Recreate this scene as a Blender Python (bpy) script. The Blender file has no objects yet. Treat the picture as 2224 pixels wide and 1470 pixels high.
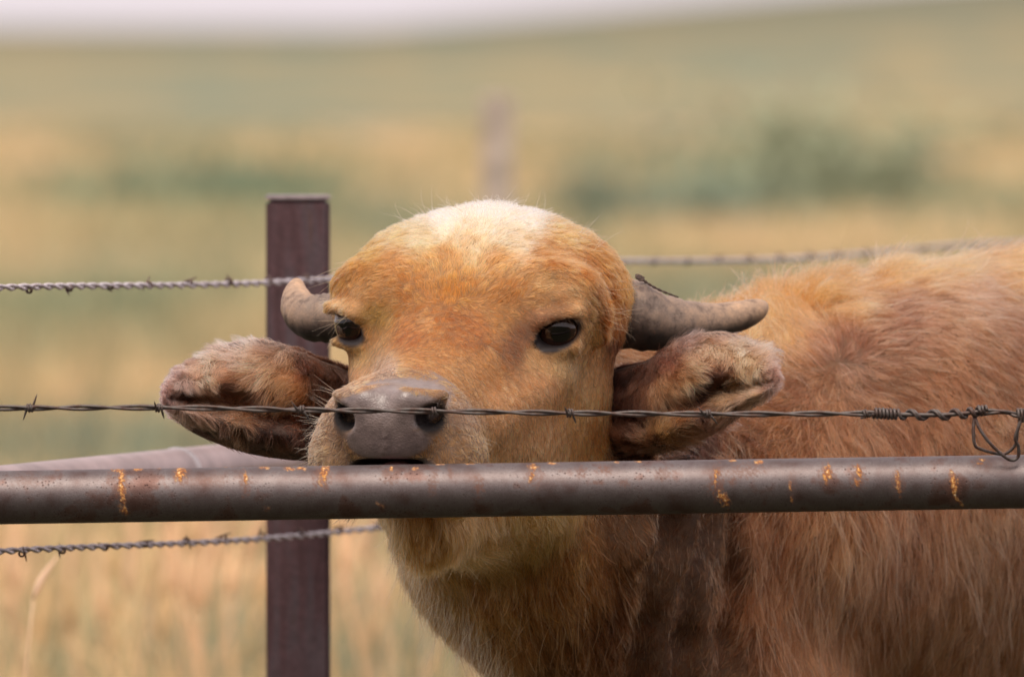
import bpy, bmesh, math, random
import numpy as np
from mathutils import Vector, Matrix, kdtree

random.seed(7)
rng = np.random.default_rng(11)
HAIR = 1.0          # amount of fur strands (1 = full coat)
S = bpy.context.scene
COL = S.collection

# ------------------------------------------------------------------ camera
CAM = np.array([0.0, -12.0, 1.5])
FPX = 26667.0                      # focal length in photo pixels (2224 wide)
PITCH = math.atan(667.0 / FPX)
cd = bpy.data.cameras.new('camera')
cd.sensor_width = 36.0
cd.lens = 36.0 * FPX / 2224.0
cd.clip_start = 0.5
cd.clip_end = 9000
cd.dof.use_dof = True
cd.dof.focus_distance = 12.19
cd.dof.aperture_fstop = cd.lens / 54.0
cd.dof.aperture_blades = 0
cam = bpy.data.objects.new('camera', cd)
COL.objects.link(cam)
cam.location = CAM
cam.rotation_euler = (math.pi / 2 - PITCH, 0, 0)
S.camera = cam

# ------------------------------------------------------------------ sky, sun, exposure
SUN_EL, SUN_AZ = math.radians(63), math.radians(160)   # azimuth measured from +Y (behind the animal) towards -X
W = bpy.data.worlds.new('World')
S.world = W
W.use_nodes = True
wt = W.node_tree
wt.nodes.clear()
sky = wt.nodes.new('ShaderNodeTexSky')
sky.sky_type = 'NISHITA'
sky.sun_disc = False
sky.sun_elevation = SUN_EL
sky.sun_rotation = -SUN_AZ
sky.air_density = 1.0
sky.dust_density = 6.0
sky.ozone_density = 1.0
hs = wt.nodes.new('ShaderNodeHueSaturation')
hs.inputs['Saturation'].default_value = 0.22
mx = wt.nodes.new('ShaderNodeMix')
mx.data_type = 'RGBA'
mx.blend_type = 'MULTIPLY'
mx.inputs[0].default_value = 1.0
mx.inputs[7].default_value = (1.0, 0.93, 0.90, 1)
cl = wt.nodes.new('ShaderNodeMix')          # a closed layer of pale cloud in front of the blue
cl.data_type = 'RGBA'
cl.inputs[0].default_value = 0.88
cl.inputs[7].default_value = (7.0, 6.2, 6.45, 1)
wt.links.new(mx.outputs[2], cl.inputs[6])
bg = wt.nodes.new('ShaderNodeBackground')
bg.inputs['Strength'].default_value = 0.13
wo = wt.nodes.new('ShaderNodeOutputWorld')
wt.links.new(sky.outputs[0], hs.inputs['Color'])
wt.links.new(hs.outputs[0], mx.inputs[6])
wt.links.new(cl.outputs[2], bg.inputs['Color'])
wt.links.new(bg.outputs[0], wo.inputs['Surface'])

sl = bpy.data.lights.new('sun', 'SUN')
sl.energy = 3.0
sl.angle = math.radians(40)
sl.color = (1.0, 0.90, 0.77)
so = bpy.data.objects.new('sun', sl)
COL.objects.link(so)
sd = Vector((-math.sin(SUN_AZ) * math.cos(SUN_EL), math.cos(SUN_AZ) * math.cos(SUN_EL), math.sin(SUN_EL)))
so.rotation_euler = sd.to_track_quat('Z', 'Y').to_euler()
so.location = (0, 0, 20)

S.view_settings.view_transform = 'Standard'
S.view_settings.look = 'None'
S.view_settings.exposure = 0.12
S.view_settings.gamma = 1.0
S.render.engine = 'CYCLES'
S.cycles.use_denoising = True
S.cycles.max_bounces = 10
S.cycles.diffuse_bounces = 4
S.cycles.transmission_bounces = 8
S.cycles.glossy_bounces = 4
S.cycles.sample_clamp_indirect = 6.0
try:
    S.cycles_curves.shape = 'RIBBONS'
    S.cycles_curves.subdivisions = 2
except Exception:
    pass

# ------------------------------------------------------------------ helpers
CP, SP = math.cos(PITCH), math.sin(PITCH)


def P(px, py, y):
    """world point that lies at depth y on the sight line of a photo pixel"""
    a = (px - 1112.0) / FPX
    b = -(py - 735.0) / FPX
    d = np.array([a, CP + b * SP, -SP + b * CP])
    return CAM + d * ((y - CAM[1]) / d[1])


def proj(p):
    q = p - CAM
    dep = q[:, 1] * CP - q[:, 2] * SP
    up = q[:, 1] * SP + q[:, 2] * CP
    return 1112 + FPX * q[:, 0] / dep, 735 - FPX * up / dep


def tag(o, label=None, cat=None, group=None, kind=None):
    if label: o['label'] = label
    if cat: o['category'] = cat
    if group: o['group'] = group
    if kind: o['kind'] = kind
    return o


def obj(name, mesh, mat=None, parent=None):
    o = bpy.data.objects.new(name, mesh)
    COL.objects.link(o)
    if mat is not None:
        if len(mesh.materials) == 0:
            mesh.materials.append(mat)
    if parent is not None:
        o.parent = parent
    return o


def empty(name, loc=(0, 0, 0)):
    o = bpy.data.objects.new(name, None)
    o.empty_display_size = 0.1
    o.location = loc
    COL.objects.link(o)
    return o


def mesh_np(name, verts, faces, smooth=True):
    me = bpy.data.meshes.new(name)
    me.from_pydata([tuple(v) for v in verts], [], [tuple(f) for f in faces])
    if smooth:
        me.polygons.foreach_set('use_smooth', [True] * len(me.polygons))
    me.update()
    return me


class NT:
    """tiny node tree builder"""
    def __init__(self, name):
        self.m = bpy.data.materials.new(name)
        self.m.use_nodes = True
        self.t = self.m.node_tree
        self.t.nodes.clear()
        self.out = self.t.nodes.new('ShaderNodeOutputMaterial')

    def n(self, kind, props=None, **ins):
        nd = self.t.nodes.new('ShaderNode' + kind)
        for k, v in (props or {}).items():
            setattr(nd, k, v)
        for k, v in ins.items():
            key = int(k[1:]) if k[0] == 'i' and k[1:].isdigit() else k.replace('_', ' ')
            s = nd.inputs[key]
            if isinstance(v, bpy.types.NodeSocket):
                self.t.links.new(v, s)
            else:
                s.default_value = v
        return nd

    def ramp(self, fac, stops, interp='LINEAR'):
        nd = self.t.nodes.new('ShaderNodeValToRGB')
        nd.color_ramp.interpolation = interp
        els = nd.color_ramp.elements
        while len(els) < len(stops):
            els.new(0.5)
        for e, (p, c) in zip(els, stops):
            e.position = p
            e.color = c if len(c) == 4 else (*c, 1)
        self.t.links.new(fac, nd.inputs[0])
        return nd.outputs[0]

    def mix(self, fac, a, b, blend='MIX'):
        nd = self.t.nodes.new('ShaderNodeMix')
        nd.data_type = 'RGBA'
        nd.blend_type = blend
        for i, v in ((0, fac), (6, a), (7, b)):
            if isinstance(v, bpy.types.NodeSocket):
                self.t.links.new(v, nd.inputs[i])
            else:
                nd.inputs[i].default_value = v if (i == 0 or len(v) == 4) else (*v, 1)
        return nd.outputs[2]

    def math(self, op, a, b=0.0, clamp=False):
        nd = self.t.nodes.new('ShaderNodeMath')
        nd.operation = op
        nd.use_clamp = clamp
        for i, v in ((0, a), (1, b)):
            if isinstance(v, bpy.types.NodeSocket):
                self.t.links.new(v, nd.inputs[i])
            else:
                nd.inputs[i].default_value = v
        return nd.outputs[0]

    def done(self, shader):
        self.t.links.new(shader, self.out.inputs['Surface'])
        return self.m


def simple_mat(name, col, rough=0.8, metal=0.0, var=0.25, scale=30.0, bump=0.0):
    t = NT(name)
    co = t.n('TexCoord').outputs['Object']
    nz = t.n('TexNoise', Vector=co, Scale=scale, Detail=6.0)
    c = t.ramp(nz.outputs[0], [(0.3, tuple(x * (1 - var) for x in col)), (0.7, tuple(min(1, x * (1 + var)) for x in col))])
    b = t.n('BsdfPrincipled', Base_Color=c, Roughness=rough, Metallic=metal)
    if bump:
        bp = t.n('Bump', Strength=bump, Distance=0.002, Height=nz.outputs[0])
        t.t.links.new(bp.outputs[0], b.inputs['Normal'])
    return t.done(b.outputs[0])


def frames(pts):
    """parallel-transport frames along a polyline"""
    pts = np.asarray(pts, float)
    tan = np.gradient(pts, axis=0)
    tan /= np.linalg.norm(tan, axis=1)[:, None] + 1e-12
    ref = np.array([0, 0, 1.0]) if abs(tan[0, 2]) < 0.9 else np.array([1.0, 0, 0])
    n = np.cross(tan[0], ref); n /= np.linalg.norm(n)
    N = [n]
    for i in range(1, len(pts)):
        n = N[-1] - tan[i] * np.dot(N[-1], tan[i])
        n /= np.linalg.norm(n)
        N.append(n)
    N = np.array(N)
    return tan, N, np.cross(tan, N)


def tube(pts, rad, seg=8, caps=True):
    """verts, faces of a tube; rad scalar or per-point"""
    pts = np.asarray(pts, float)
    n = len(pts)
    rad = np.full(n, rad) if np.isscalar(rad) else np.asarray(rad, float)
    _, N, B = frames(pts)
    a = np.arange(seg) / seg * 2 * math.pi
    v = (pts[:, None, :] + rad[:, None, None] * (np.cos(a)[None, :, None] * N[:, None, :] + np.sin(a)[None, :, None] * B[:, None, :])).reshape(-1, 3)
    f = []
    for i in range(n - 1):
        for j in range(seg):
            k = (j + 1) % seg
            f.append((i * seg + j, i * seg + k, (i + 1) * seg + k, (i + 1) * seg + j))
    if caps:
        f.append(tuple(range(seg - 1, -1, -1)))
        f.append(tuple((n - 1) * seg + j for j in range(seg)))
    return v, f


def join(parts):
    V, F, o = [], [], 0
    for v, f in parts:
        V.append(np.asarray(v, float))
        F += [tuple(i + o for i in q) for q in f]
        o += len(v)
    return np.concatenate(V), F


def smooth_poly(pts, n):
    """Catmull-Rom resampling to n points"""
    pts = np.asarray(pts, float)
    p = np.vstack([2 * pts[0] - pts[1], pts, 2 * pts[-1] - pts[-2]])
    m = len(pts) - 1
    out = []
    for s in np.linspace(0, m, n):
        i = min(int(s), m - 1)
        t = s - i
        a, b, c, d = p[i], p[i + 1], p[i + 2], p[i + 3]
        out.append(0.5 * (2 * b + (c - a) * t + (2 * a - 5 * b + 4 * c - d) * t * t + (3 * b - a - 3 * c + d) * t ** 3))
    return np.array(out)


def unit(v):
    v = np.asarray(v, float)
    return v / (np.linalg.norm(v) + 1e-12)



def add_col(me, col, name='Col', dom='POINT'):
    a = me.attributes.new(name, 'FLOAT_COLOR', dom)
    a.data.foreach_set('color', np.column_stack([col, np.ones(len(col))]).astype(np.float32).ravel())


def add_val(me, v, name):
    a = me.attributes.new(name, 'FLOAT', 'POINT')
    a.data.foreach_set('value', np.asarray(v, np.float32))


# ------------------------------------------------------------------ ground: one sheet out to the hills
def ground_z(x, y):
    d = y + 12.0
    far = np.clip((d - 260) / 2200, 0, 1)
    far = far * far * (3 - 2 * far)
    px = 1112 + x / np.maximum(d, 1) * FPX
    rise = np.interp(px, [-30000, -2500, 0, 800, 1300, 1800, 2224, 5000, 30000], [9, 4, 2.3, 2.1, 5.5, 9.3, 12.1, 23, 37])
    z = far * rise
    z = z + 11.0 * np.clip((-d - 8) / 40, 0, 1) ** 1.3          # unseen bank behind the camera, added to darken what the rail reflects
    z = z + .02 * np.sin(x * .9 + 1) * np.sin(y * .35) * np.clip(d / 60, 0, 1)
    return z


dd = np.concatenate([np.linspace(-120, 4, 32), np.geomspace(5, 260, 70), np.geomspace(275, 6000, 60)])
aa = np.concatenate([np.linspace(-1.25, -.09, 26)[:-1], np.linspace(-.09, .09, 60), np.linspace(.09, 1.25, 26)[1:]])
gv, gf = [], []
for d in dd:
    half = max(abs(d), 30)
    for a in aa:
        xx = math.tan(a) * half
        gv.append((xx, d - 12.0, 0.0))
gv = np.array(gv)
gv[:, 2] = ground_z(gv[:, 0], gv[:, 1])
na = len(aa)
for i in range(len(dd) - 1):
    for j in range(na - 1):
        gf.append((i * na + j, i * na + j + 1, (i + 1) * na + j + 1, (i + 1) * na + j))
t = NT('prairie_ground')
co = t.n('TexCoord').outputs['Object']
mp1 = t.n('Mapping', Vector=co, Scale=(.22, .018, 1)).outputs[0]
mp2 = t.n('Mapping', Vector=co, Scale=(.05, .0045, 1)).outputs[0]
n1 = t.n('TexNoise', Vector=mp1, Scale=1.0, Detail=4.0, Roughness=.55).outputs[0]
n2 = t.n('TexNoise', Vector=mp2, Scale=1.0, Detail=3.0, Roughness=.5).outputs[0]
n3 = t.n('TexNoise', Vector=co, Scale=9.0, Detail=6.0).outputs[0]
gold = (.36, .275, .135); olive = (.165, .195, .140); tan_g = (.26, .225, .130)
f1 = t.math('ADD', t.math('MULTIPLY', n1, .6), t.math('MULTIPLY', n2, .5))
c1 = t.ramp(f1, [(.47, olive), (.57, tan_g), (.69, gold)])
sy = t.n('SeparateXYZ', Vector=co)
near = t.n('MapRange', Value=sy.outputs[1]); near.inputs[1].default_value = 14; near.inputs[2].default_value = 50
soil0 = t.ramp(n3, [(.3, (.12, .085, .045)), (.7, (.24, .17, .08))])
low_bounce_ground = t.ramp(n3, [(.3, (.030, .030, .018)), (.7, (.065, .058, .034))])  # unseen near ground, coloured dark to cut bounce onto the rail's underside
low_bounce_edge = t.n('MapRange', Value=sy.outputs[1]); low_bounce_edge.inputs[1].default_value = 2.5; low_bounce_edge.inputs[2].default_value = 6.0
soil = t.mix(low_bounce_edge.outputs[0], low_bounce_ground, soil0)
farf = t.n('MapRange', Value=sy.outputs[1]); farf.inputs[1].default_value = 350; farf.inputs[2].default_value = 1500
cf = t.mix(t.math('MULTIPLY', farf.outputs[0], .85), c1, (.108, .118, .084))
cg = t.mix(near.outputs[0], soil, cf)
bp = t.n('Bump', Strength=.6, Distance=.05, Height=n3)
GROUND = t.done(t.n('BsdfPrincipled', Base_Color=cg, Roughness=.95, Specular_IOR_Level=.1, Normal=bp.outputs[0]).outputs[0])
tag(obj('ground', mesh_np('ground', gv, gf), GROUND), kind='structure')

# ------------------------------------------------------------------ dry prairie grass
t = NT('dry_grass')
at = t.n('Attribute', {'attribute_name': 'Col'}).outputs['Color']
df = t.n('BsdfDiffuse', Color=at)
tr = t.n('BsdfTranslucent', Color=at)
ms = t.n('MixShader', i0=.35); t.t.links.new(df.outputs[0], ms.inputs[1]); t.t.links.new(tr.outputs[0], ms.inputs[2])
GRASSM = t.done(ms.outputs[0])


def blades(x, y, h, wid, col, lean):
    """three-segment blades: (N) arrays -> verts, faces, colours"""
    n = len(x)
    z = ground_z(x, y)
    az = rng.uniform(0, 2 * math.pi, n)
    ld = rng.uniform(0, 2 * math.pi, n)
    sx, sy_ = np.cos(az), np.sin(az)
    V = np.zeros((n, 7, 3)); C = np.zeros((n, 7, 3))
    for k, (tt, ww) in enumerate(((0, 1), (.4, .9), (.78, .6))):
        cx = x + np.cos(ld) * lean * h * tt ** 2; cy = y + np.sin(ld) * lean * h * tt ** 2
        V[:, 2 * k] = np.column_stack([cx - sx * wid * ww / 2, cy - sy_ * wid * ww / 2, z + h * tt])
        V[:, 2 * k + 1] = np.column_stack([cx + sx * wid * ww / 2, cy + sy_ * wid * ww / 2, z + h * tt])
    V[:, 6] = np.column_stack([x + np.cos(ld) * lean * h, y + np.sin(ld) * lean * h, z + h * (1 - .2 * lean)])
    C[:] = col[:, None, :]
    b = (np.arange(n) * 7)[:, None]
    Q = np.concatenate([b + np.array([0, 1, 3, 2]), b + np.array([2, 3, 5, 4])])
    Tn = b + np.array([4, 5, 6])
    return V.reshape(-1, 3), Q.tolist() + Tn.tolist(), C.reshape(-1, 3)


def patch(x, y):
    d = y + 12
    u, w = x * 1.1, np.log(d) * 9
    return (np.sin(u * 1.3 + w * .8) + np.sin(u * .6 - w * 1.7 + 2) + np.sin(u * 2.9 + w * 2.3 + 5) * .6 + np.sin(w * 3.1 + 1) * .8) / 3.4


N1, N2 = 120000, 90000
d = np.sqrt(rng.random(N1) * (150 ** 2 - 22 ** 2) + 22 ** 2)
d = np.where(rng.random(N1) < .45, rng.uniform(20, 60, N1), d)
xx = rng.uniform(-1, 1, N1) * (.085 * d + .6)
d2 = np.sqrt(rng.random(N2) * (85 ** 2 - 14.5 ** 2) + 14.5 ** 2)
x2 = rng.choice([-1, 1], N2) * (rng.uniform(.05, 1, N2) ** 1.3 * (.34 * d2 + 2))
k2 = (d2 > 20) | (np.abs(x2) > 1.6)
d = np.concatenate([d, d2[k2]]); xx = np.concatenate([xx, x2[k2]]); N1 = len(d)
yy = d - 12
pt = patch(xx, yy) + rng.normal(0, .25, N1)
pal = np.array([(.26, .32, .24), (.50, .43, .24), (.82, .60, .33), (.92, .68, .44)])
ti = np.interp(pt, [-.8, -.1, .35, .9], [0, 1, 2, 3])
i0 = np.clip(ti.astype(int), 0, 2); fr = (ti - i0)[:, None]
col = (pal[i0] * (1 - fr) + pal[i0 + 1] * fr) * rng.uniform(.75, 1.2, N1)[:, None]
gz = np.zeros(N1)
for zx, zd, rx_, rd_, zw in ((-1.75, 55, 1.0, 8, .85), (-2.3, 86, 1.3, 10, .75), (1.5, 86, 1.7, 11, .8), (2.6, 62, .8, 8, .5), (-9, 60, 3, 10, .7), (10, 75, 4, 12, .7)):
    gz = np.maximum(gz, zw * np.exp(-((xx - zx) / rx_) ** 2 - ((d - zd) / rd_) ** 2))
gz = (gz * rng.uniform(.6, 1.15, N1)).clip(0, 1)[:, None]
col = col * (1 - gz) + np.array([.27, .345, .215]) * rng.uniform(.8, 1.2, N1)[:, None] * gz
hgt = rng.uniform(.18, .55, N1) * np.interp(d, [20, 40, 150], [1.15, 1.0, .8])
gvv, gff, gcc = blades(xx, yy, hgt, rng.uniform(.010, .022, N1) * np.interp(d, [20, 60, 150], [.8, 1.3, 2.6]), col, rng.uniform(.1, .7, N1))
me = mesh_np('dry_grass', gvv, gff, False)
add_col(me, gcc)
tag(obj('dry_grass', me, GRASSM), kind='stuff', label='golden and olive prairie grass covering the field behind the fence')

# tall stalks close behind the fence, with seed heads
stalks = []
sc = []


def stalk(px, row, y, lean, rad, c, head):
    top = P(px, row, y)
    z0 = float(ground_z(np.array([top[0]]), np.array([y]))[0])
    base = np.array([top[0] - lean, y + rng.uniform(-.1, .1), z0])
    p = smooth_poly([base, base * .45 + top * .55 + np.array([-.18 * lean, 0, 0.04]), top], 14)
    parts = [tube(p, np.linspace(rad, rad * .5, 14), 5)]
    q = smooth_poly([top, top + [lean * .10 + .006, 0, head * .5], top + [lean * .25 + .016, 0, head]], 9)
    parts.append(tube(q, rad * np.array([.6, 1.8, 2.6, 2.9, 2.8, 2.4, 1.9, 1.2, .4]), 6))
    v, f = join(parts)
    stalks.append((v, f)); sc.append(np.tile(np.array(c) * rng.uniform(.8, 1.15), (len(v), 1)))


stalk(72, 1300, 2.2, .05, .0015, (.95, .74, .55), .05)
for k in range(260):
    px = rng.uniform(-160, 2400); y = rng.uniform(6.0, 13.0)
    stalk(px, rng.uniform(1150, 1420), y, rng.uniform(-.10, .14), .0030, pal[rng.choice([2, 3, 3, 3])], rng.uniform(.06, .12))
v, f = join(stalks)
me = mesh_np('seeding_grass', v, f)
add_col(me, np.concatenate(sc))
tag(obj('seeding_grass', me, GRASSM), kind='stuff', label='tall pale seeding grass stalks standing close behind the fence')

# ------------------------------------------------------------------ grey-green sagebrush, each bush a thing
STEM = simple_mat('sage_stem', (.16, .12, .085), .9, var=.3, scale=40)
bush_labels = [
 'darkest grey-green bush, above the right horn and far beyond the fence',
 'small dark green bush just beside the top of the buffalo\'s head',
 'wide pale green bush between the buffalo\'s head and the darkest bush',
 'wide dull green bush left of the post top',
 'low green bush near the upper left, left of the wide one by the post',
 'green bush in the far left corner below the upper barbed wire',
 'green bush below the left barbed wire, above the ear',
 'green bush right beside the post under the upper wire',
]
bush_specs = [(1760, 555, 560, 330, (.37, .40, .27)), (1275, 545, 190, 190, (.18, .24, .18)), (1490, 600, 420, 220, (.26, .32, .24)), (480, 530, 520, 170, (.22, .29, .195)),
              (200, 510, 330, 120, (.22, .29, .195)), (90, 830, 330, 200, (.22, .29, .195)), (330, 820, 330, 200, (.22, .29, .195)), (530, 800, 240, 180, (.22, .29, .195))]
for (px, row, w, h, c), lb in zip(bush_specs, bush_labels):
    dist = 1.5 * FPX / (row - 68.0)
    base = P(px, row, dist - 12.0)
    base[2] = float(ground_z(np.array([base[0]]), np.array([base[1]]))[0])
    s = dist / FPX
    wd, ht = w * s, h * s
    root = empty('sagebrush', base)
    tag(root, lb, 'bush', 'sagebrush bushes scattered over the field')
    n = 2800
    u = rng.normal(0, 1, (n, 3)); u /= np.linalg.norm(u, axis=1)[:, None]
    r = np.abs(rng.normal(0, .62, n))
    lob = 1 + .22 * np.sin(u[:, 0] * 5 + px) * np.sin(u[:, 2] * 4 + row)
    p = u * (r * lob)[:, None] * np.array([wd / 2, wd / 2.4, ht * .55]) + np.array([0, 0, ht * .5])
    p[:, 2] = np.abs(p[:, 2] - ht * .1)
    sz = wd * .040
    a = rng.normal(0, 1, (n, 3)); a /= np.linalg.norm(a, axis=1)[:, None]
    b = np.cross(a, u); b /= np.linalg.norm(b, axis=1)[:, None] + 1e-9
    V = np.stack([p - a * sz * 1.6, p + b * sz * .6, p + a * sz * 1.6, p - b * sz * .6], 1).reshape(-1, 3)
    me = mesh_np('foliage', V, (np.arange(n * 4).reshape(-1, 4)).tolist(), False)
    cc = np.array(c) * rng.uniform(.75, 1.25, n)[:, None]
    add_col(me, np.repeat(cc, 4, 0))
    obj('foliage', me, GRASSM, root)
    st = []
    for k in range(9):
        az = rng.uniform(0, 6.28); e = np.array([math.cos(az) * wd * .35, math.sin(az) * wd * .3, ht * rng.uniform(.55, .9)])
        st.append(tube(smooth_poly([[0, 0, -.02], e * [.35, .35, .5], e], 6), np.linspace(.012, .003, 6), 5))
    obj('stem', mesh_np('stem', *join(st)), STEM, root)
# ------------------------------------------------------------------ water buffalo: body shape as one implicit surface
F_ = unit([-0.253, -0.949, -0.186])                 # nose direction
R_ = unit([0.966, -0.258, 0.0])
U_ = np.cross(F_, R_) * -1 if np.cross(F_, R_)[2] < 0 else np.cross(F_, R_)
O_ = P(987, 700, 0.31)
HR = np.stack([R_, F_, U_])                         # rows: right, forward, up
ID3 = np.eye(3)


def H(a, b, c):
    return O_ + F_ * a + R_ * b + U_ * c


def rc(a, b, ra, rb):
    a, b = np.asarray(a, float), np.asarray(b, float)
    ab = b - a
    L2 = ab.dot(ab)

    def f(p):
        t = np.clip(((p - a) @ ab) / L2, 0, 1)
        return np.linalg.norm(p - a - t[:, None] * ab, axis=1) - (ra + (rb - ra) * t)
    return f, (a + b) / 2, math.sqrt(L2) / 2 + max(ra, rb)


def el(c, rad, R=ID3):
    c, rad = np.asarray(c, float), np.asarray(rad, float)

    def f(p):
        q = (p - c) @ R.T
        k0 = np.linalg.norm(q / rad, axis=1)
        k1 = np.linalg.norm(q / (rad * rad), axis=1) + 1e-9
        return k0 * (k0 - 1) / k1
    return f, c, max(rad)


def rot_about(R, axis, ang):
    """rotate the rows of R about a world axis"""
    return np.array([np.array(Matrix.Rotation(ang, 3, Vector(axis)) @ Vector(r)) for r in R])


OPS = []
NOST = .042


def add(pr, k, grp='h'):
    OPS.append(('+', pr, k, grp))


def sub(pr, k, grp='h'):
    OPS.append(('-', pr, k, grp))


# trunk, neck and legs ------------------------------------------------
AX = unit([0.75, 0.66, 0]); LX = np.array([AX[1], -AX[0], 0.0])
BR = np.stack([AX, LX, [0, 0, 1.0]])
SH = np.array([0.50, 1.02, 0.982])
add(el(SH + AX * 0.50 + [0, 0, -0.04], (0.62, 0.27, 0.33), BR), .05, 'b')
add(el(SH + AX * 1.02 + [0, 0, 0.0], (0.27, 0.23, 0.26), BR), .08, 'b')
add(el(P(2040, 1040, 0.96), (0.20, 0.17, 0.205), BR), .08, 'b')
add(rc(P(1130, 940, .60), P(1720, 906, .90), .085, .10), .08, 'b')
add(rc(P(1180, 1130, .56), P(1850, 1180, .95), .15, .19), .08, 'b')
add(rc(P(1225, 1170, .50), P(1545, 1680, .70), .085, .165), .08, 'b')
add(rc(P(1720, 906, .90), P(2250, 794, 1.15), .10, .125), .08, 'b')
def leg(top, pts, rads):
    q = [top] + pts
    for i in range(len(q) - 1):
        add(rc(q[i], q[i + 1], rads[i], rads[i + 1]), .04, 'b')
for s, dx in ((1, 0.0), (-1, 0.05)):
    b = SH + LX * 0.12 * s + AX * (dx - 0.10)
    leg(b - LX * .04 * s + [0, 0, -.30], [b + AX * -.02 + [0, 0, -.58], b + AX * -.01 + [0, 0, -.88], b + AX * -.05 + [0, 0, -.955]], [.085, .055, .04, .05])
    b = SH + LX * 0.11 * s + AX * (1.08 + dx)
    leg(b + [0, 0, -.10], [b + AX * -.10 + [0, 0, -.33], b + AX * .10 + [0, 0, -.52], b + AX * .06 + [0, 0, -.88], b + AX * .02 + [0, 0, -.955]], [.15, .10, .05, .04, .05])

# neck folds beside the jaw
for pts, r in (([(1400, 1010, .43), (1398, 1200, .43), (1380, 1480, .50)], .013),
               ([(1490, 1020, .47), (1475, 1250, .48), (1455, 1480, .54)], .016),
               ([(1580, 1030, .53), (1570, 1250, .56), (1560, 1480, .60)], .014)):
    for i in range(2):
        add(rc(P(*pts[i]), P(*pts[i + 1]), r, r), .03, 'b')

# head ----------------------------------------------------------------
add(el(P(1059, 646, .455), (.137, .150, .085), HR), .06)
add(el(P(1022, 645, .400), (.110, .105, .060), HR), .06)
add(el(H(-.035, 0, -.052), (.070, .11, .058), HR), .05)
for s in (-1, 1):
    add(rc(H(-.135, .083 * s + .003, -.005), H(-.105, .072 * s + .002, -.09), .046, .048), .045)
add(rc(H(-.13, 0, -.11), H(.02, 0, -.090), .105, .088), .04)
add(rc(H(.02, 0, -.080), H(.20, 0, -.066), .078, .060), .04)
add(rc(H(.04, 0, -.115), H(.175, 0, -.098), .085, .055), .03)
for s in (-1, 1):
    add(el(H(-.070, .060 * s, -.125), (.047, .12, .105), HR), .04)
    add(el(H(-.16, .046 * s, -.18), (.047, .10, .12), HR), .04)
# lower jaw
add(rc(H(.172, .018, -.158), H(-.10, 0, -.185), .034, .078), .035)
add(el(H(.195, .018, -.160), (.032, .038, .036), HR), .02)
# brow ridge and orbits
EYE_R = H(-.045, .088, -.010); EYE_L = H(-.045, -.098, -.006)
ED = {}
for s, c in ((1, EYE_R), (-1, EYE_L)):
    add(el(c + U_ * .006 + R_ * (.004 if s < 0 else 0), (.044 if s > 0 else .037, .047, .050), HR), .03)
    ED[s] = unit(F_ * math.cos(math.radians(27)) + R_ * s * math.sin(math.radians(27)) - U_ * .06)
    add(rc(c + R_ * (.030 if s > 0 else -.010) + U_ * .030 - F_ * .006, c + R_ * -s * .03 + U_ * .030 + F_ * .004, .014, .014), .04)
# bony rims round the orbits and the groove below the inner corner of each eye
for s in (1, -1):
    c = EYE_R if s == 1 else EYE_L
    arc = [(-.030, .050, .016), (.006, .050, .012), (.034, .036, -.002), (.043, .010, -.014), (.042, -.014, -.018)]
    pts = [c + R_ * s * a * (1 if s > 0 else .68) + U_ * b * (1 if s > 0 else .9) + F_ * f for a, b, f in arc]
    for p0, p1 in zip(pts[:-1], pts[1:]):
        add(rc(p0, p1, .0125, .0125), .011)
    sub(rc(c - R_ * s * .030 + F_ * .040 - U_ * .014, c - R_ * s * .040 + F_ * .075 - U_ * .030, .006, .004), .016)
# hollow between nose bridge and eye, facial crest below it
for s in (1, -1):
    add(rc(H(-.015, .094 * s, -.060), H(.11, .058 * s, -.078), .018, .014), .025)
# muzzle
add(el(H(.222, .001, -.062), (.070, .058, .054), HR), .025)
for s in (-1, 1):
    add(el(H(.230, .054 * s, -.090), (.036, .044, .048), HR), .013)
    add(el(H(.228, .038 * s, -.050), (.034, .040, .032), HR), .018)
add(el(H(.264, 0, -.040), (.049, .035, .034), HR), .012)
add(el(H(.266, 0, -.062), (.038, .028, .024), HR), .012)
# nostrils: a rounded bore with a slit running up and outwards
for s in (-1, 1):
    n0 = H(.286, NOST * s + .004, -.036)
    add(rc(H(.282, .022 * s + .004, -.018), H(.266, .052 * s + .005, -.020), .012, .009), .014)
    sub(el(n0 - U_ * .001, (.0120, .036, .0115), HR), .006)
    sub(rc(n0 + R_ * s * .004, H(.268, .060 * s + .004, -.024), .0100, .0065), .006)
# mouth slit
sub(el(H(.275, .001, -.0870), (.036, .055, .0110), HR), .005)
# philtrum
pass
# eye openings
LID = {}
for s, c in ((1, EYE_R), (-1, EYE_L)):
    e = ED[s]
    tv = unit(np.cross(U_, e)); uv = unit(np.cross(e, tv))      # along the opening, across it
    tilt = .13 * s
    tv, uv = tv * math.cos(tilt) + uv * math.sin(tilt), uv * math.cos(tilt) - tv * math.sin(tilt)
    if tv.dot(R_) * s < 0: tv = -tv                              # tv points to the outer corner
    Rm = np.stack([tv, e, uv])
    ctr = c + e * .047 + U_ * .0015
    LID[s] = (ctr, tv, uv, e)
    add(rc(ctr - tv * .016 + uv * .0168 - e * .003, ctr + tv * .020 + uv * .0150 - e * .006, .0072, .0072), .010)
    add(rc(ctr - tv * .019 - uv * .014 - e * .004, ctr + tv * .014 - uv * .020 - e * .006, .004, .004), .012)
    sub(el(ctr, (.0245, .020, .0138), Rm), .004)
    sub(rc(ctr + e * .002 - tv * .016 - uv * .003, ctr + e * .002 - tv * .029 - uv * .008, .0065, .003), .004)


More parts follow.
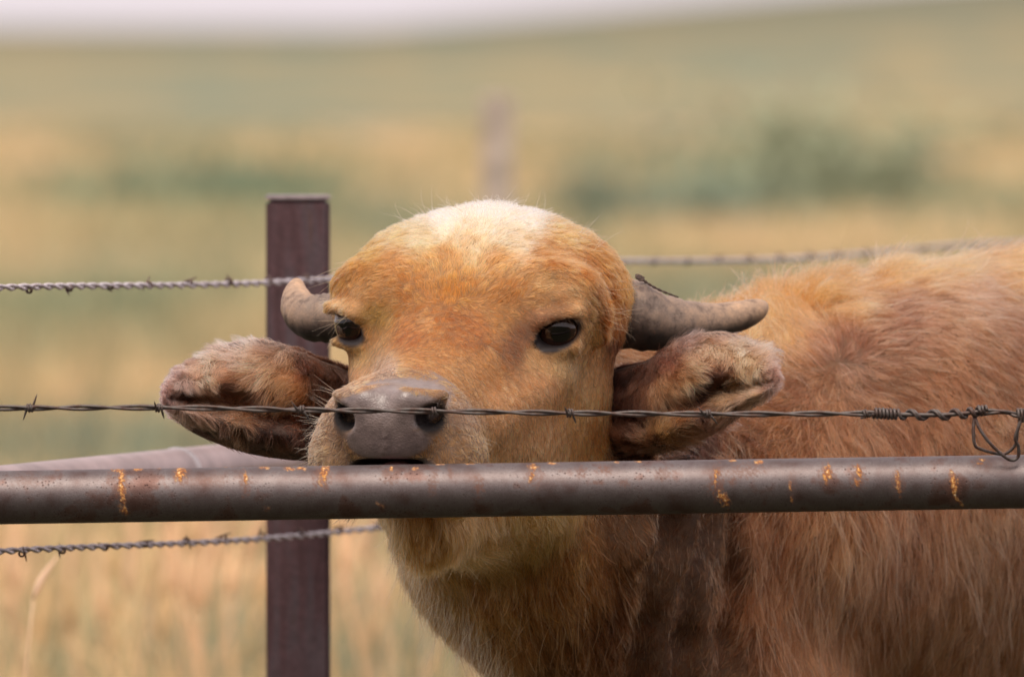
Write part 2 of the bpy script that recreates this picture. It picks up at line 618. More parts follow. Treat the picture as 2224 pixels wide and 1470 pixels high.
def sdf(p, ops=None, grp=None):
    d = np.full(len(p), 1.0)
    for sgn, pr, k, g in (OPS if ops is None else ops):
        if grp and g != grp:
            continue
        f = pr[0](p)
        if sgn == '+':
            h = np.clip(.5 + .5 * (f - d) / k, 0, 1)
            d = f * (1 - h) + d * h - k * h * (1 - h)
        else:
            f = -f
            h = np.clip(.5 - .5 * (f - d) / k, 0, 1)
            d = f * (1 - h) + d * h + k * h * (1 - h)
    return d


def grad(p, e=.0012):
    g = np.stack([sdf(p + e * v) - sdf(p - e * v) for v in ID3], axis=1)
    return g / (np.linalg.norm(g, axis=1)[:, None] + 1e-12)


def surf(px, py, y0=-.1, y1=3.0):
    """first point of the body on the sight line of a photo pixel"""
    a, b = P(px, py, y0), P(px, py, y1)
    d = unit(b - a); t = 0.0
    for _ in range(90):
        v = float(sdf((a + d * t)[None])[0])
        t += max(v * .85, .0005)
        if v < .001: break
    return a + d * t


def surface_nets(h):
    """sparse surface nets over blocks of 12 cells"""
    lo = np.array([1e9] * 3); hi = -lo
    for sgn, pr, k, g in OPS:
        if sgn == '+':
            lo = np.minimum(lo, pr[1] - pr[2]); hi = np.maximum(hi, pr[1] + pr[2])
    lo -= .04; hi += .04
    B = 12; bs = B * h
    nb = np.ceil((hi - lo) / bs).astype(int)
    dim = nb * B + 1
    bi = np.stack(np.meshgrid(*[np.arange(n) for n in nb], indexing='ij'), -1).reshape(-1, 3)
    ctr = lo + (bi + .5) * bs
    dc = sdf(ctr)
    diag = bs * .87
    act = bi[np.abs(dc) < diag * 1.35 + .012]
    loc = np.stack(np.meshgrid(*[np.arange(B + 1)] * 3, indexing='ij'), -1).reshape(-1, 3)
    VK, VP, QF = [], [], []
    corner = np.array([[i, j, k] for i in (0, 1) for j in (0, 1) for k in (0, 1)])
    edges = [(a, b) for a in range(8) for b in range(a + 1, 8) if np.abs(corner[a] - corner[b]).sum() == 1]
    EK = [[], [], []]
    stride = np.array([dim[1] * dim[2], dim[2], 1])
    for b in act:
        org = b * B
        pts = lo + (org + loc) * h
        c = lo + (b + .5) * bs
        ops = [o for o in OPS if np.linalg.norm(o[1][1] - c) - o[1][2] < diag + .10]
        if not ops: continue
        d = sdf(pts, ops).reshape(B + 1, B + 1, B + 1)
        sg = d < 0
        cnt = sum(sg[i:B + i, j:B + j, k:B + k].astype(int) for i, j, k in corner)
        cells = np.argwhere((cnt > 0) & (cnt < 8))
        if len(cells) == 0: continue
        acc = np.zeros((len(cells), 3)); num = np.zeros(len(cells))
        for a, e in edges:
            ca, ce = cells + corner[a], cells + corner[e]
            va = d[ca[:, 0], ca[:, 1], ca[:, 2]]; ve = d[ce[:, 0], ce[:, 1], ce[:, 2]]
            m = (va < 0) != (ve < 0)
            t = va / (va - ve + 1e-20)
            acc[m] += (corner[a] + t[:, None] * (corner[e] - corner[a]))[m]
            num[m] += 1
        VK.append((cells + org) @ stride)
        VP.append(lo + (cells + org + acc / num[:, None]) * h)
        for ax in range(3):
            s0 = [slice(0, B)] * 3; s1 = [slice(0, B)] * 3
            s1[ax] = slice(1, B + 1)
            A, C = sg[tuple(s0)], sg[tuple(s1)]
            ed = np.argwhere(A != C)
            if len(ed):
                EK[ax].append(np.column_stack([ed + org, A[ed[:, 0], ed[:, 1], ed[:, 2]]]))
    VK = np.concatenate(VK); VP = np.concatenate(VP)
    VK, idx = np.unique(VK, return_index=True)
    VP = VP[idx]
    for ax in range(3):
        E = np.unique(np.concatenate(EK[ax]), axis=0)
        o1, o2 = np.zeros(3, int), np.zeros(3, int)
        o1[(ax + 1) % 3] = 1; o2[(ax + 2) % 3] = 1
        base = E[:, :3]
        q = [base, base - o1, base - o1 - o2, base - o2]
        ids, ok = [], np.ones(len(E), bool)
        for c in q:
            k = c @ stride
            i = np.clip(np.searchsorted(VK, k), 0, len(VK) - 1)
            ok &= VK[i] == k
            ids.append(i)
        Q = np.stack(ids, 1)[ok]
        fl = E[ok, 3] == 0
        Q[fl] = Q[fl][:, ::-1]
        QF.append(Q)
    return VP, np.concatenate(QF)


def project(v, it=2):
    for _ in range(it):
        d = sdf(v)
        v = v - grad(v) * np.clip(d, -.004, .004)[:, None]
    return v


def subdivide(V, Q, sel):
    """split the selected quads in four; their neighbours become n-gons so the sheet stays closed"""
    edge = {}
    V = list(V)
    nf = []
    selset = np.zeros(len(Q), bool); selset[sel] = True

    def mid(a, b):
        k = (a, b) if a < b else (b, a)
        if k not in edge:
            edge[k] = len(V)
            V.append((V[a] + V[b]) * .5)
        return edge[k]
    for q in Q[selset].tolist():
        m = [mid(q[i], q[(i + 1) % 4]) for i in range(4)]
        c = len(V)
        V.append((V[q[0]] + V[q[1]] + V[q[2]] + V[q[3]]) * .25)
        for i in range(4):
            nf.append((q[i], m[i], c, m[i - 1]))
    for q in Q[~selset].tolist():
        o = []
        for i in range(4):
            o.append(q[i])
            k = tuple(sorted((q[i], q[(i + 1) % 4])))
            if k in edge: o.append(edge[k])
        nf.append(tuple(o))
    return np.array(V), nf


# philtrum
q = [surf(*p) for p in ((840, 925), (838, 945), (837, 965), (836, 985))]
for p0, p1 in zip(q[:-1], q[1:]):
    add(rc(p0 + [0, .0006, 0], p1 + [0, .0006, 0], .0018, .0020), .003)
# creases of loose skin hanging down the neck
for ln in ([(1452, 1015), (1448, 1120), (1432, 1240), (1408, 1360), (1385, 1480)], [(1535, 1020), (1530, 1140), (1510, 1280), (1492, 1400), (1485, 1480)], [(1612, 1020), (1608, 1130), (1600, 1250), (1585, 1370), (1575, 1480)]):
    q = [surf(*p) for p in ln]
    for p0, p1 in zip(q[:-1], q[1:]):
        sub(rc(p0 + [0, .001, 0], p1 + [0, .001, 0], .011, .011), .018, 'b')
BV, BQ = surface_nets(.0055)
cc = BV[BQ].mean(1)
ex, ey = proj(cc)
headsel = np.where((sdf(cc, grp='h') < .012) & (cc[:, 1] < .47))[0]
BV, BF = subdivide(BV, BQ, headsel)
BV = project(BV, 2)

# ------------------------------------------------------------------ coat: colour, direction and length fields on the skin
def idw(x, y, tab, sig=19.0, pw=3.4):
    t = np.asarray(tab, float)
    d2 = (x[:, None] - t[None, :, 0]) ** 2 + (y[:, None] - t[None, :, 1]) ** 2 + sig * sig
    w = d2 ** (-pw / 2 - .5)
    w /= w.sum(1, keepdims=True)
    return w @ t[:, 2:]


# px, py, growth dx, dy, length mm, lift
HEAD_DIR = [
 (1060, 450, .05, -1, 17, .55), (960, 462, -.5, -.8, 17, .5), (860, 492, -.9, -.4, 17, .4), (775, 560, -.8, .5, 15, .3), (735, 620, -.5, .9, 14, .3),
 (1160, 460, .6, -.7, 17, .5), (1250, 500, .9, -.2, 17, .4), (1330, 565, .8, .6, 19, .3), (1370, 620, .7, .8, 22, .3), (1340, 690, .5, .9, 22, .3),
 (1020, 530, -.1, -1, 18, .35), (930, 540, -.8, -.6, 17, .3), (1130, 540, .8, -.5, 17, .3), (850, 560, -1, -.2, 15, .3), (1230, 560, .95, .1, 17, .3),
 (985, 620, -.1, -1, 15, .3), (1010, 690, .3, .8, 10, .3), (900, 630, -.8, -.6, 13, .3), (1090, 620, .7, -.7, 14, .3), (1290, 610, .9, .5, 18, .3),
 (820, 640, -.8, .1, 11, .25), (1180, 620, .9, -.3, 11, .25), (1240, 650, .9, .3, 9, .25), (1200, 675, .7, .3, 7, .2), (770, 660, -.6, .5, 8, .2),
 (900, 700, -.7, .2, 9, .25), (860, 740, -.5, .8, 8, .2), (940, 760, -.3, .9, 8, .2), (1050, 740, .7, .5, 9, .25), (1110, 720, .5, .8, 8, .2),
 (890, 800, -.2, .9, 8, .2), (800, 800, -.3, .9, 7, .2), (1000, 820, .5, .8, 8, .2), (1120, 830, .6, .8, 9, .2), (1220, 800, .5, .9, 9, .2),
 (1290, 760, .3, 1, 12, .25), (1310, 880, .2, 1, 13, .25), (1200, 920, .5, .9, 10, .2), (1090, 930, .5, .8, 9, .25), (1150, 990, .5, .9, 14, .3),
 (720, 930, -.8, .5, 7, .45), (700, 985, -.6, .8, 9, .5), (740, 860, -.8, .1, 6, .4), (760, 970, -.4, .9, 9, .45), (840, 812, 0, -1, 5, .3),
 (960, 940, .6, .8, 9, .45), (1010, 960, .7, .7, 9, .4), (1000, 880, .8, -.1, 6, .35), (940, 975, .3, 1, 10, .45), (1045, 960, .6, .6, 8, .3),
 (850, 1140, -.2, 1, 38, .35), (940, 1150, -.05, 1, 34, .3), (1050, 1140, .35, .95, 38, .3), (1200, 1130, .5, .9, 40, .3), (1300, 1120, .2, 1, 36, .3),
 (900, 1240, -.1, 1, 44, .35), (1000, 1270, .1, 1, 50, .3), (1120, 1250, .4, .9, 54, .3), (1250, 1230, .2, 1, 52, .3), (1150, 1330, .2, 1, 60, .3),
]
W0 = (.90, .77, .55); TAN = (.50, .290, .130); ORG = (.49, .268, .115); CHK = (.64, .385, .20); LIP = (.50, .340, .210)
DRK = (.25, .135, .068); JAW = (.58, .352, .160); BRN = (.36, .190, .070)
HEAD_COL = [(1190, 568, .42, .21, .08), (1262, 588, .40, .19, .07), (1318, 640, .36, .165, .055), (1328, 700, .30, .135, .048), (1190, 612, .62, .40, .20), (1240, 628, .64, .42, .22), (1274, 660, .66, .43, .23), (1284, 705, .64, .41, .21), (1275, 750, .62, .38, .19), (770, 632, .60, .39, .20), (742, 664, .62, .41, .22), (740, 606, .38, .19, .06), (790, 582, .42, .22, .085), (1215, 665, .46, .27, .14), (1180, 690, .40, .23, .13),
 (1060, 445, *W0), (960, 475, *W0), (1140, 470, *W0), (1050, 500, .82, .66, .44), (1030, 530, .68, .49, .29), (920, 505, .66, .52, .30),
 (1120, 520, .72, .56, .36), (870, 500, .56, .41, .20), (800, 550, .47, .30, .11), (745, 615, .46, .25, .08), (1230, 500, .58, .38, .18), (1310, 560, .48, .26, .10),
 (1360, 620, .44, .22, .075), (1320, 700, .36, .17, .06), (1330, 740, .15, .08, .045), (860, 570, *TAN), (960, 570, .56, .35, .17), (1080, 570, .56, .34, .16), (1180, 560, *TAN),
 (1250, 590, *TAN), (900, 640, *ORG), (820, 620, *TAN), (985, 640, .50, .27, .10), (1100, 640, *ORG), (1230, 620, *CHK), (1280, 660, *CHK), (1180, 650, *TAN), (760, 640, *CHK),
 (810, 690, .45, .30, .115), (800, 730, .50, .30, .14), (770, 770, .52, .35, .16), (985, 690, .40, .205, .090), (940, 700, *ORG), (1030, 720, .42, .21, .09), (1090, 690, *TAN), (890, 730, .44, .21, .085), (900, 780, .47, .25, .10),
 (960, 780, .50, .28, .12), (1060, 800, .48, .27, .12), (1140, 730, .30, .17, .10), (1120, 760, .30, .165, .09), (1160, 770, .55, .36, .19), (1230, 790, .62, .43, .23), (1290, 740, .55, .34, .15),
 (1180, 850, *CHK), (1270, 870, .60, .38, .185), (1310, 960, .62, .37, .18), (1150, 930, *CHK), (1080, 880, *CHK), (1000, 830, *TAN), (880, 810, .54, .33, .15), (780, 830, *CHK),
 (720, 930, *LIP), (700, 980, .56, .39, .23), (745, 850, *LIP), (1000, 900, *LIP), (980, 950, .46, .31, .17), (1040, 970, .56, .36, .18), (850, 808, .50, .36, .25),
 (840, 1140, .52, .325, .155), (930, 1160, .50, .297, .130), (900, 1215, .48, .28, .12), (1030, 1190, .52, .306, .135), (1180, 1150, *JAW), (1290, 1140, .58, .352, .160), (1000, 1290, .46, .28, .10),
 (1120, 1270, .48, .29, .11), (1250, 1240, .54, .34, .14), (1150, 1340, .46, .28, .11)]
BODY_DIR = [
 (1840, 810, .05, 1, 30, .3), (1840, 760, .3, -1, 28, .35), (1780, 760, -.6, -.5, 30, .35), (1740, 830, -1, .2, 30, .35), (1780, 880, -.7, .8, 32, .35), (1900, 880, .5, .9, 34, .35),
 (1920, 800, .9, .3, 30, .35), (1930, 720, .8, -.5, 30, .35), (1700, 720, -.3, -1, 42, .5), (1600, 720, .1, -1, 42, .5), (1660, 640, .35, -1, 46, .7), (1540, 645, .1, -1, 36, .7), (1780, 600, .5, -.9, 52, .65), (1900, 560, .7, -.75, 55, .6),
 (2030, 550, .85, -.55, 52, .5), (2180, 555, .95, -.35, 45, .4), (1850, 650, .7, -.8, 40, .45), (2000, 640, .95, -.1, 34, .35), (2150, 640, 1, .1, 32, .35), (2100, 740, .9, .5, 34, .4), (2200, 780, .8, .7, 36, .4),
 (2020, 860, .6, .8, 36, .4), (2150, 900, .5, .9, 40, .4), (2000, 980, .15, 1, 42, .4), (1840, 950, -.25, 1, 38, .4), (1720, 950, -.75, .6, 36, .35), (1640, 900, -.9, .4, 32, .35), (2150, 1050, .1, 1, 46, .4),
 (1650, 1140, -.85, .5, 44, .4), (1760, 1160, -.6, .8, 48, .4), (1880, 1160, -.35, .95, 52, .4), (2000, 1180, -.15, 1, 55, .4), (2150, 1200, -.1, 1, 58, .4), (1650, 1300, -.85, .5, 46, .4), (1720, 1380, -.6, .8, 52, .4),
 (1850, 1320, -.4, .9, 56, .4), (2000, 1380, -.2, 1, 60, .4), (2180, 1400, -.1, 1, 60, .4), (1560, 1150, -.2, 1, 13, .14), (1480, 1150, .1, 1, 12, .14), (1400, 1150, .2, 1, 14, .22), (1560, 1400, -.5, .8, 14, .22), (1450, 1400, 0, 1, 12, .14), (1500, 1280, -.1, 1, 12, .14), (1420, 1280, .1, 1, 13, .14),
 (1350, 1300, .25, 1, 36, .35), (1250, 1400, .1, 1, 44, .35), (1120, 1400, -.1, 1, 40, .3), (1000, 1320, -.2, 1, 34, .3), (1400, 900, .2, 1, 20, .3), (1500, 1000, -.3, .9, 26, .3)]
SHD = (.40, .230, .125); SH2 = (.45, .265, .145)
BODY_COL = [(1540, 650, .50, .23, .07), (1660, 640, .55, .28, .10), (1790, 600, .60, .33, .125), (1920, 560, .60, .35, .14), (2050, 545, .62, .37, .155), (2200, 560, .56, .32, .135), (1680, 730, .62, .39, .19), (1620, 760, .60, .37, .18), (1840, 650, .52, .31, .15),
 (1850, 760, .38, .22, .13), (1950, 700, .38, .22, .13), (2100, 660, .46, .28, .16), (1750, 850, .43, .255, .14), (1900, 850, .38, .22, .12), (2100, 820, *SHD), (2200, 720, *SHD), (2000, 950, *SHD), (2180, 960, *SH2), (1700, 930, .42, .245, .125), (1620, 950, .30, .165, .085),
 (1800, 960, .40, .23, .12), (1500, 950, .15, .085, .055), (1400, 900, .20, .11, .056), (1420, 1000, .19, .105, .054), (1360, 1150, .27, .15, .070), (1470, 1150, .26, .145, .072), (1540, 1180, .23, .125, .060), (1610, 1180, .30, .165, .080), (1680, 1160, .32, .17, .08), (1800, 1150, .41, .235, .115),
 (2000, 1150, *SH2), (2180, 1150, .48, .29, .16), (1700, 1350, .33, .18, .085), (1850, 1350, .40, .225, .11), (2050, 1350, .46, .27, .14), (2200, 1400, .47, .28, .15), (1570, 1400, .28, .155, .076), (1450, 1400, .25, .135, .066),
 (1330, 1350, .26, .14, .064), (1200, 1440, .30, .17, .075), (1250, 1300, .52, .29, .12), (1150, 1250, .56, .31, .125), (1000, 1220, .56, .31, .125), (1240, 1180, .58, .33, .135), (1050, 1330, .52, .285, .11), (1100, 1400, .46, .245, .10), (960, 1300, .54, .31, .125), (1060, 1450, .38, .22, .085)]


def fields(p):
    x, y = proj(p)
    dh, db = sdf(p, grp='h'), sdf(p, grp='b')
    hb = np.clip(.5 + (db - dh) / .016, 0, 1)                  # 1 on the head, 0 on neck and trunk
    hb[p[:, 1] > .75] = 0
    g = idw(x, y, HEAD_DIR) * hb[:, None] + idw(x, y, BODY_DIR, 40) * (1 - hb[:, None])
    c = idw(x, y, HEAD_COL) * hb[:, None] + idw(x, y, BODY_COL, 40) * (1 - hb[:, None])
    hoof = p[:, 2] < .07
    c[hoof] = (.05, .04, .035)
    return x, y, hb, g, c


def ellmask(x, y, cx, cy, rx, ry, rot=0.0):
    c, s = math.cos(rot), math.sin(rot)
    u = ((x - cx) * c + (y - cy) * s) / rx
    v = (-(x - cx) * s + (y - cy) * c) / ry
    return np.sqrt(u * u + v * v)


def naked(p, x, y):
    """bare skin: nose pad, nostrils, lips and eyelid rims (1 = bare)"""
    front = np.clip((.135 - p[:, 1]) / .02, 0, 1)
    # nose-pad outline in head coordinates, metres from the middle of the pad
    q = (p - O_) @ HR.T
    b, c = q[:, 0] - .004, q[:, 2]
    top = ellmask(b, c, .003, -.027, .052, .021)
    mid = ellmask(b, c, -.002, -.046, .031, .030)
    low = ellmask(b, c, .0, -.059, .042, .018)
    top = np.minimum(top, mid)
    m = np.maximum(np.clip((1.08 - top) / .14, 0, 1), np.clip((1.06 - low) / .14, 0, 1)) * front
    inm = np.clip((.30 - np.abs(q[:, 1] - .27)), 0, 1) * 0
    mouth = np.clip((1.2 - ellmask(b, c, .001, -.0875, .040, .0125)) / .15, 0, 1) * front
    m = np.maximum(m, mouth)
    lid = np.zeros(len(p))
    for s in (1, -1):
        ctr, tv, uv, e = LID[s]
        r = p - ctr
        a = ellmask(r @ tv, r @ uv, -.003, -.0012, .0280, .0163, .14)
        lid = np.maximum(lid, np.clip((1.05 - a) / .16, 0, 1) * (np.abs(r @ e) < .035))
    return m, lid, mouth


# ------------------------------------------------------------------ the animal's materials
t = NT('buffalo_skin')
at = t.n('Attribute', {'attribute_name': 'Col'}).outputs['Color']
wet = t.n('Attribute', {'attribute_name': 'Wet'}).outputs['Fac']
co = t.n('TexCoord').outputs['Object']
nz = t.n('TexNoise', Vector=co, Scale=90.0, Detail=8.0, Roughness=.65)
vo = t.n('TexVoronoi', {'feature': 'DISTANCE_TO_EDGE'}, Vector=co, Scale=330.0)
blot = t.ramp(nz.outputs[0], [(.30, (.62, .60, .60)), (.70, (1.15, 1.12, 1.1))])
col = t.mix(1.0, at, blot, 'MULTIPLY')
vr = t.ramp(vo.outputs[0], [(0.0, (0, 0, 0)), (.22, (1, 1, 1))])
hgt = t.math('ADD', t.math('MULTIPLY', vr, .5), t.math('MULTIPLY', nz.outputs[0], .8))
bmp = t.n('Bump', Strength=.5, Distance=.0008, Height=hgt)
rgh = t.math('SUBTRACT', .82, t.math('MULTIPLY', wet, t.math('ADD', .43, t.math('MULTIPLY', nz.outputs[0], .18))))
skin = t.n('BsdfPrincipled', Base_Color=col, Roughness=rgh, Normal=bmp.outputs[0], Coat_Weight=t.math('MULTIPLY', wet, .40), Coat_Roughness=.34)
SKIN = t.done(skin.outputs[0])

t = NT('buffalo_hair')
at = t.n('Attribute', {'attribute_name': 'Col'}).outputs['Color']
hi = t.n('HairInfo')
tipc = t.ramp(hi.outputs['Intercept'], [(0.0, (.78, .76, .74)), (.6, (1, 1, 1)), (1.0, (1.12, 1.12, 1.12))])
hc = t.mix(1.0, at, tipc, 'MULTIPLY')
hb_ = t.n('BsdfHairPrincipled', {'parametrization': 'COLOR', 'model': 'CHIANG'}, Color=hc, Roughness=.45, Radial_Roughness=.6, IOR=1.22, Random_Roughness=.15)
HAIRM = t.done(hb_.outputs[0])

t = NT('horn')
at = t.n('Attribute', {'attribute_name': 'Col'}).outputs['Color']
co = t.n('TexCoord').outputs['Object']
nz = t.n('TexNoise', Vector=co, Scale=55.0, Detail=8.0, Roughness=.7)
n2 = t.n('TexNoise', Vector=co, Scale=420.0, Detail=4.0)
c1 = t.mix(1.0, at, t.ramp(nz.outputs[0], [(.34, (.38, .36, .36)), (.47, (.85, .84, .84)), (.66, (1.3, 1.22, 1.1))]), 'MULTIPLY')
c1 = t.mix(1.0, c1, t.ramp(n2.outputs[0], [(.3, (.84, .84, .84)), (.7, (1.1, 1.1, 1.1))]), 'MULTIPLY')
bp = t.n('Bump', Strength=.5, Distance=.0012, Height=t.math('ADD', nz.outputs[0], t.math('MULTIPLY', n2.outputs[0], .25)))
HORNM = t.done(t.n('BsdfPrincipled', Base_Color=c1, Roughness=.55, Normal=bp.outputs[0]).outputs[0])

t = NT('eyeball')
co = t.n('TexCoord').outputs['Object']
sx = t.n('SeparateXYZ', Vector=co)
rr = t.math('SQRT', t.math('ADD', t.math('POWER', t.math('DIVIDE', sx.outputs[0], 1.25), 2.0), t.math('POWER', sx.outputs[2], 2.0)))
c1 = t.ramp(t.math('MULTIPLY', rr, 40.0), [(0.0, (.002, .001, .001)), (.30, (.002, .001, .001)), (.38, (.022, .007, .003)), (.56, (.040, .013, .006)), (.64, (.010, .006, .005)), (1.0, (.03, .018, .015))])
EYEM = t.done(t.n('BsdfPrincipled', Base_Color=c1, Roughness=.06, IOR=1.40, Coat_Weight=.6, Coat_Roughness=.02).outputs[0])


BUF = empty('water_buffalo', (SH[0], SH[1], 0))
tag(BUF, 'tan shaggy young water buffalo resting its muzzle on the rusty pipe rail', 'buffalo')
BUF_INV = Matrix.Translation((-SH[0], -SH[1], 0))


def child(name, me, mat):
    o = obj(name, me, mat, BUF)
    o.matrix_parent_inverse = BUF_INV
    return o


body = mesh_np('body', BV, BF)
x, y, hb, g, c = fields(BV)
mpad, lid, mouth = naked(BV, x, y)
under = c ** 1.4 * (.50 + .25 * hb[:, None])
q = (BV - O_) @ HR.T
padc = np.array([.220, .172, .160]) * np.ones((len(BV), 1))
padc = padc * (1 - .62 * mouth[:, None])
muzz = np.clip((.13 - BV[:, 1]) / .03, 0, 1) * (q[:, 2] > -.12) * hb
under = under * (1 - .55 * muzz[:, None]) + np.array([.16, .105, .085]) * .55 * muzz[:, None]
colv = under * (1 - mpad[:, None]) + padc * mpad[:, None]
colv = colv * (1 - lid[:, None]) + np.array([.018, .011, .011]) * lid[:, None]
# the nostril bores are coloured near black
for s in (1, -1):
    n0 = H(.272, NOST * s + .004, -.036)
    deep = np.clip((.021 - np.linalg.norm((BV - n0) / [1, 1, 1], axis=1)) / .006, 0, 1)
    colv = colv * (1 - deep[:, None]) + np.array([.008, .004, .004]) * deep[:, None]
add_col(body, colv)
add_val(body, np.clip(np.maximum(mpad, lid * .25), 0, 1), 'Wet')
child('body', body, SKIN)

# ------------------------------------------------------------------ eyes, horns, tongue
for s, c in ((1, EYE_R), (-1, EYE_L)):
    bm = bmesh.new()
    bmesh.ops.create_uvsphere(bm, u_segments=40, v_segments=24, radius=.0255)
    m = bpy.data.meshes.new('eye'); bm.to_mesh(m); bm.free()
    m.polygons.foreach_set('use_smooth', [True] * len(m.polygons))
    o = child('eye', m, EYEM)
    o.rotation_euler = Vector(ED[s]).to_track_quat('Y', 'Z').to_euler()
    o.location = Vector(EYE_R if s == 1 else EYE_L) + Vector(ED[s]) * .0198


def horn(pts, ovl):
    p = np.array([P(a, b, d) for a, b, d, r in pts])
    r = np.array([q[3] * (12 + q[2]) / FPX for q in pts])
    n = 60
    p = smooth_poly(p, n)
    r = np.maximum(smooth_poly(np.column_stack([r, r, r]), n)[:, 0], .0008)
    tt = np.linspace(0, 1, n)
    r *= 1 + (.032 * np.sin(tt * 85 + np.sin(tt * 31)) + .012 * np.sin(tt * 190)) * np.clip((.75 - tt) / .5, 0, 1)
    v, f = tube(p, r, 40)
    tv = np.repeat(tt, 40)
    nrm = (v - np.repeat(p, 40, 0)); nrm /= np.linalg.norm(nrm, axis=1)[:, None] + 1e-9
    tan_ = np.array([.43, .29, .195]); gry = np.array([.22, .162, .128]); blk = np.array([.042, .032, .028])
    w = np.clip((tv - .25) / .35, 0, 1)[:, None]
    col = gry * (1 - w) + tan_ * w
    # blackened underside: dark horn plus shade painted in, fading out towards the tip
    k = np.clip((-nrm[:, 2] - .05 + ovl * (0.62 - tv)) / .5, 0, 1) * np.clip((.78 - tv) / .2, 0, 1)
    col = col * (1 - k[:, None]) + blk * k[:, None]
    me = mesh_np('horn', v, f)
    add_col(me, col)
    child('horn', me, HORNM)


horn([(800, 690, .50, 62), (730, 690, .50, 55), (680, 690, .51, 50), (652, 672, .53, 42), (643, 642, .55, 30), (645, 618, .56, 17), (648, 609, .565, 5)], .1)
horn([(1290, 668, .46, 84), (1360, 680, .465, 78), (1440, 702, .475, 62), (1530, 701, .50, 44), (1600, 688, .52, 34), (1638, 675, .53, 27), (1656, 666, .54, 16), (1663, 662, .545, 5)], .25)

t_m = simple_mat('tongue_pink', (.42, .20, .185), .4, var=.15, scale=200, bump=.3)
bm = bmesh.new()
bmesh.ops.create_uvsphere(bm, u_segments=24, v_segments=12, radius=1)
for v in bm.verts:
    qv = O_ + R_ * (v.co.x * .019 + .006) + F_ * (.268 + v.co.y * .024) + U_ * (-.0890 + v.co.z * .006 - .004 * v.co.x ** 2)
    v.co = qv
m = bpy.data.meshes.new('tongue'); bm.to_mesh(m); bm.free()
m.polygons.foreach_set('use_smooth', [True] * len(m.polygons))
child('tongue', m, t_m)


# ------------------------------------------------------------------ ears: cupped sheets with a rolled lower edge
def make_ear(topc, botc, dep, cup, colg):
    nu, nv = 44, 30
    tp, bt = np.array(topc, float), np.array(botc, float)
    tp = smooth_poly(np.column_stack([tp, np.zeros(len(tp))]), nu)[:, :2]
    bt = smooth_poly(np.column_stack([bt, np.zeros(len(bt))]), nu)[:, :2]
    u = np.linspace(0, 1, nu); v = np.linspace(0, 1, nv)
    dpt = np.interp(u, np.linspace(0, 1, len(dep)), dep)
    prof = np.interp(v, [0, .06, .16, .32, .46, .58, .68, .78, .90, 1.0], [1.02, .80, .62, .40, .34, .92, .38, .02, .30, .90])
    G = np.zeros((nu, nv, 3)); PX = np.zeros((nu, nv, 2))
    for i in range(nu):
        wid = np.linalg.norm(bt[i] - tp[i])
        k = cup * math.sin(min(1.0, u[i] / .55) * math.pi / 2) * min(1.0, wid / 150.0)
        for j in range(nv):
            px = tp[i] * (1 - v[j]) + bt[i] * v[j]
            PX[i, j] = px
            G[i, j] = P(px[0], px[1], dpt[i] + k * prof[j])
    du = np.gradient(G, axis=0); dv = np.gradient(G, axis=1)
    n = np.cross(du, dv); n /= np.linalg.norm(n, axis=2)[:, :, None] + 1e-12
    if n[:, :, 1].mean() > 0: n = -n                                # towards the viewer side
    th = .0030 * (1 - .6 * u[:, None] ** 3)
    Bk = G - n * th[:, :, None]
    V = np.concatenate([G.reshape(-1, 3), Bk.reshape(-1, 3)])
    F = []
    M = nu * nv
    ii = lambda i, j: i * nv + j
    for i in range(nu - 1):
        for j in range(nv - 1):
            F.append((ii(i, j), ii(i, j + 1), ii(i + 1, j + 1), ii(i + 1, j)))
            F.append((M + ii(i, j), M + ii(i + 1, j), M + ii(i + 1, j + 1), M + ii(i, j + 1)))
        for j in (0, nv - 1):
            F.append((ii(i, j), ii(i + 1, j), M + ii(i + 1, j), M + ii(i, j)))
    me = mesh_np('ear', V, F)
    px = np.concatenate([PX.reshape(-1, 2)] * 2)
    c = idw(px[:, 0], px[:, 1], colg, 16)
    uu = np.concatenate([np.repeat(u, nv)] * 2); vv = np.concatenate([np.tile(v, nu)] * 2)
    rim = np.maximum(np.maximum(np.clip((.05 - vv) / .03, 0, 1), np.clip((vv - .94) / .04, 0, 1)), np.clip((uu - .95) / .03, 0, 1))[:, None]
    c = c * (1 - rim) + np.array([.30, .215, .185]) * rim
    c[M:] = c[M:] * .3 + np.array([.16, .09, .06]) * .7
    add_col(me, c ** 1.3 * .5)
    add_val(me, np.zeros(len(V)), 'Wet')
    return child('ear', me, SKIN), G, n, PX


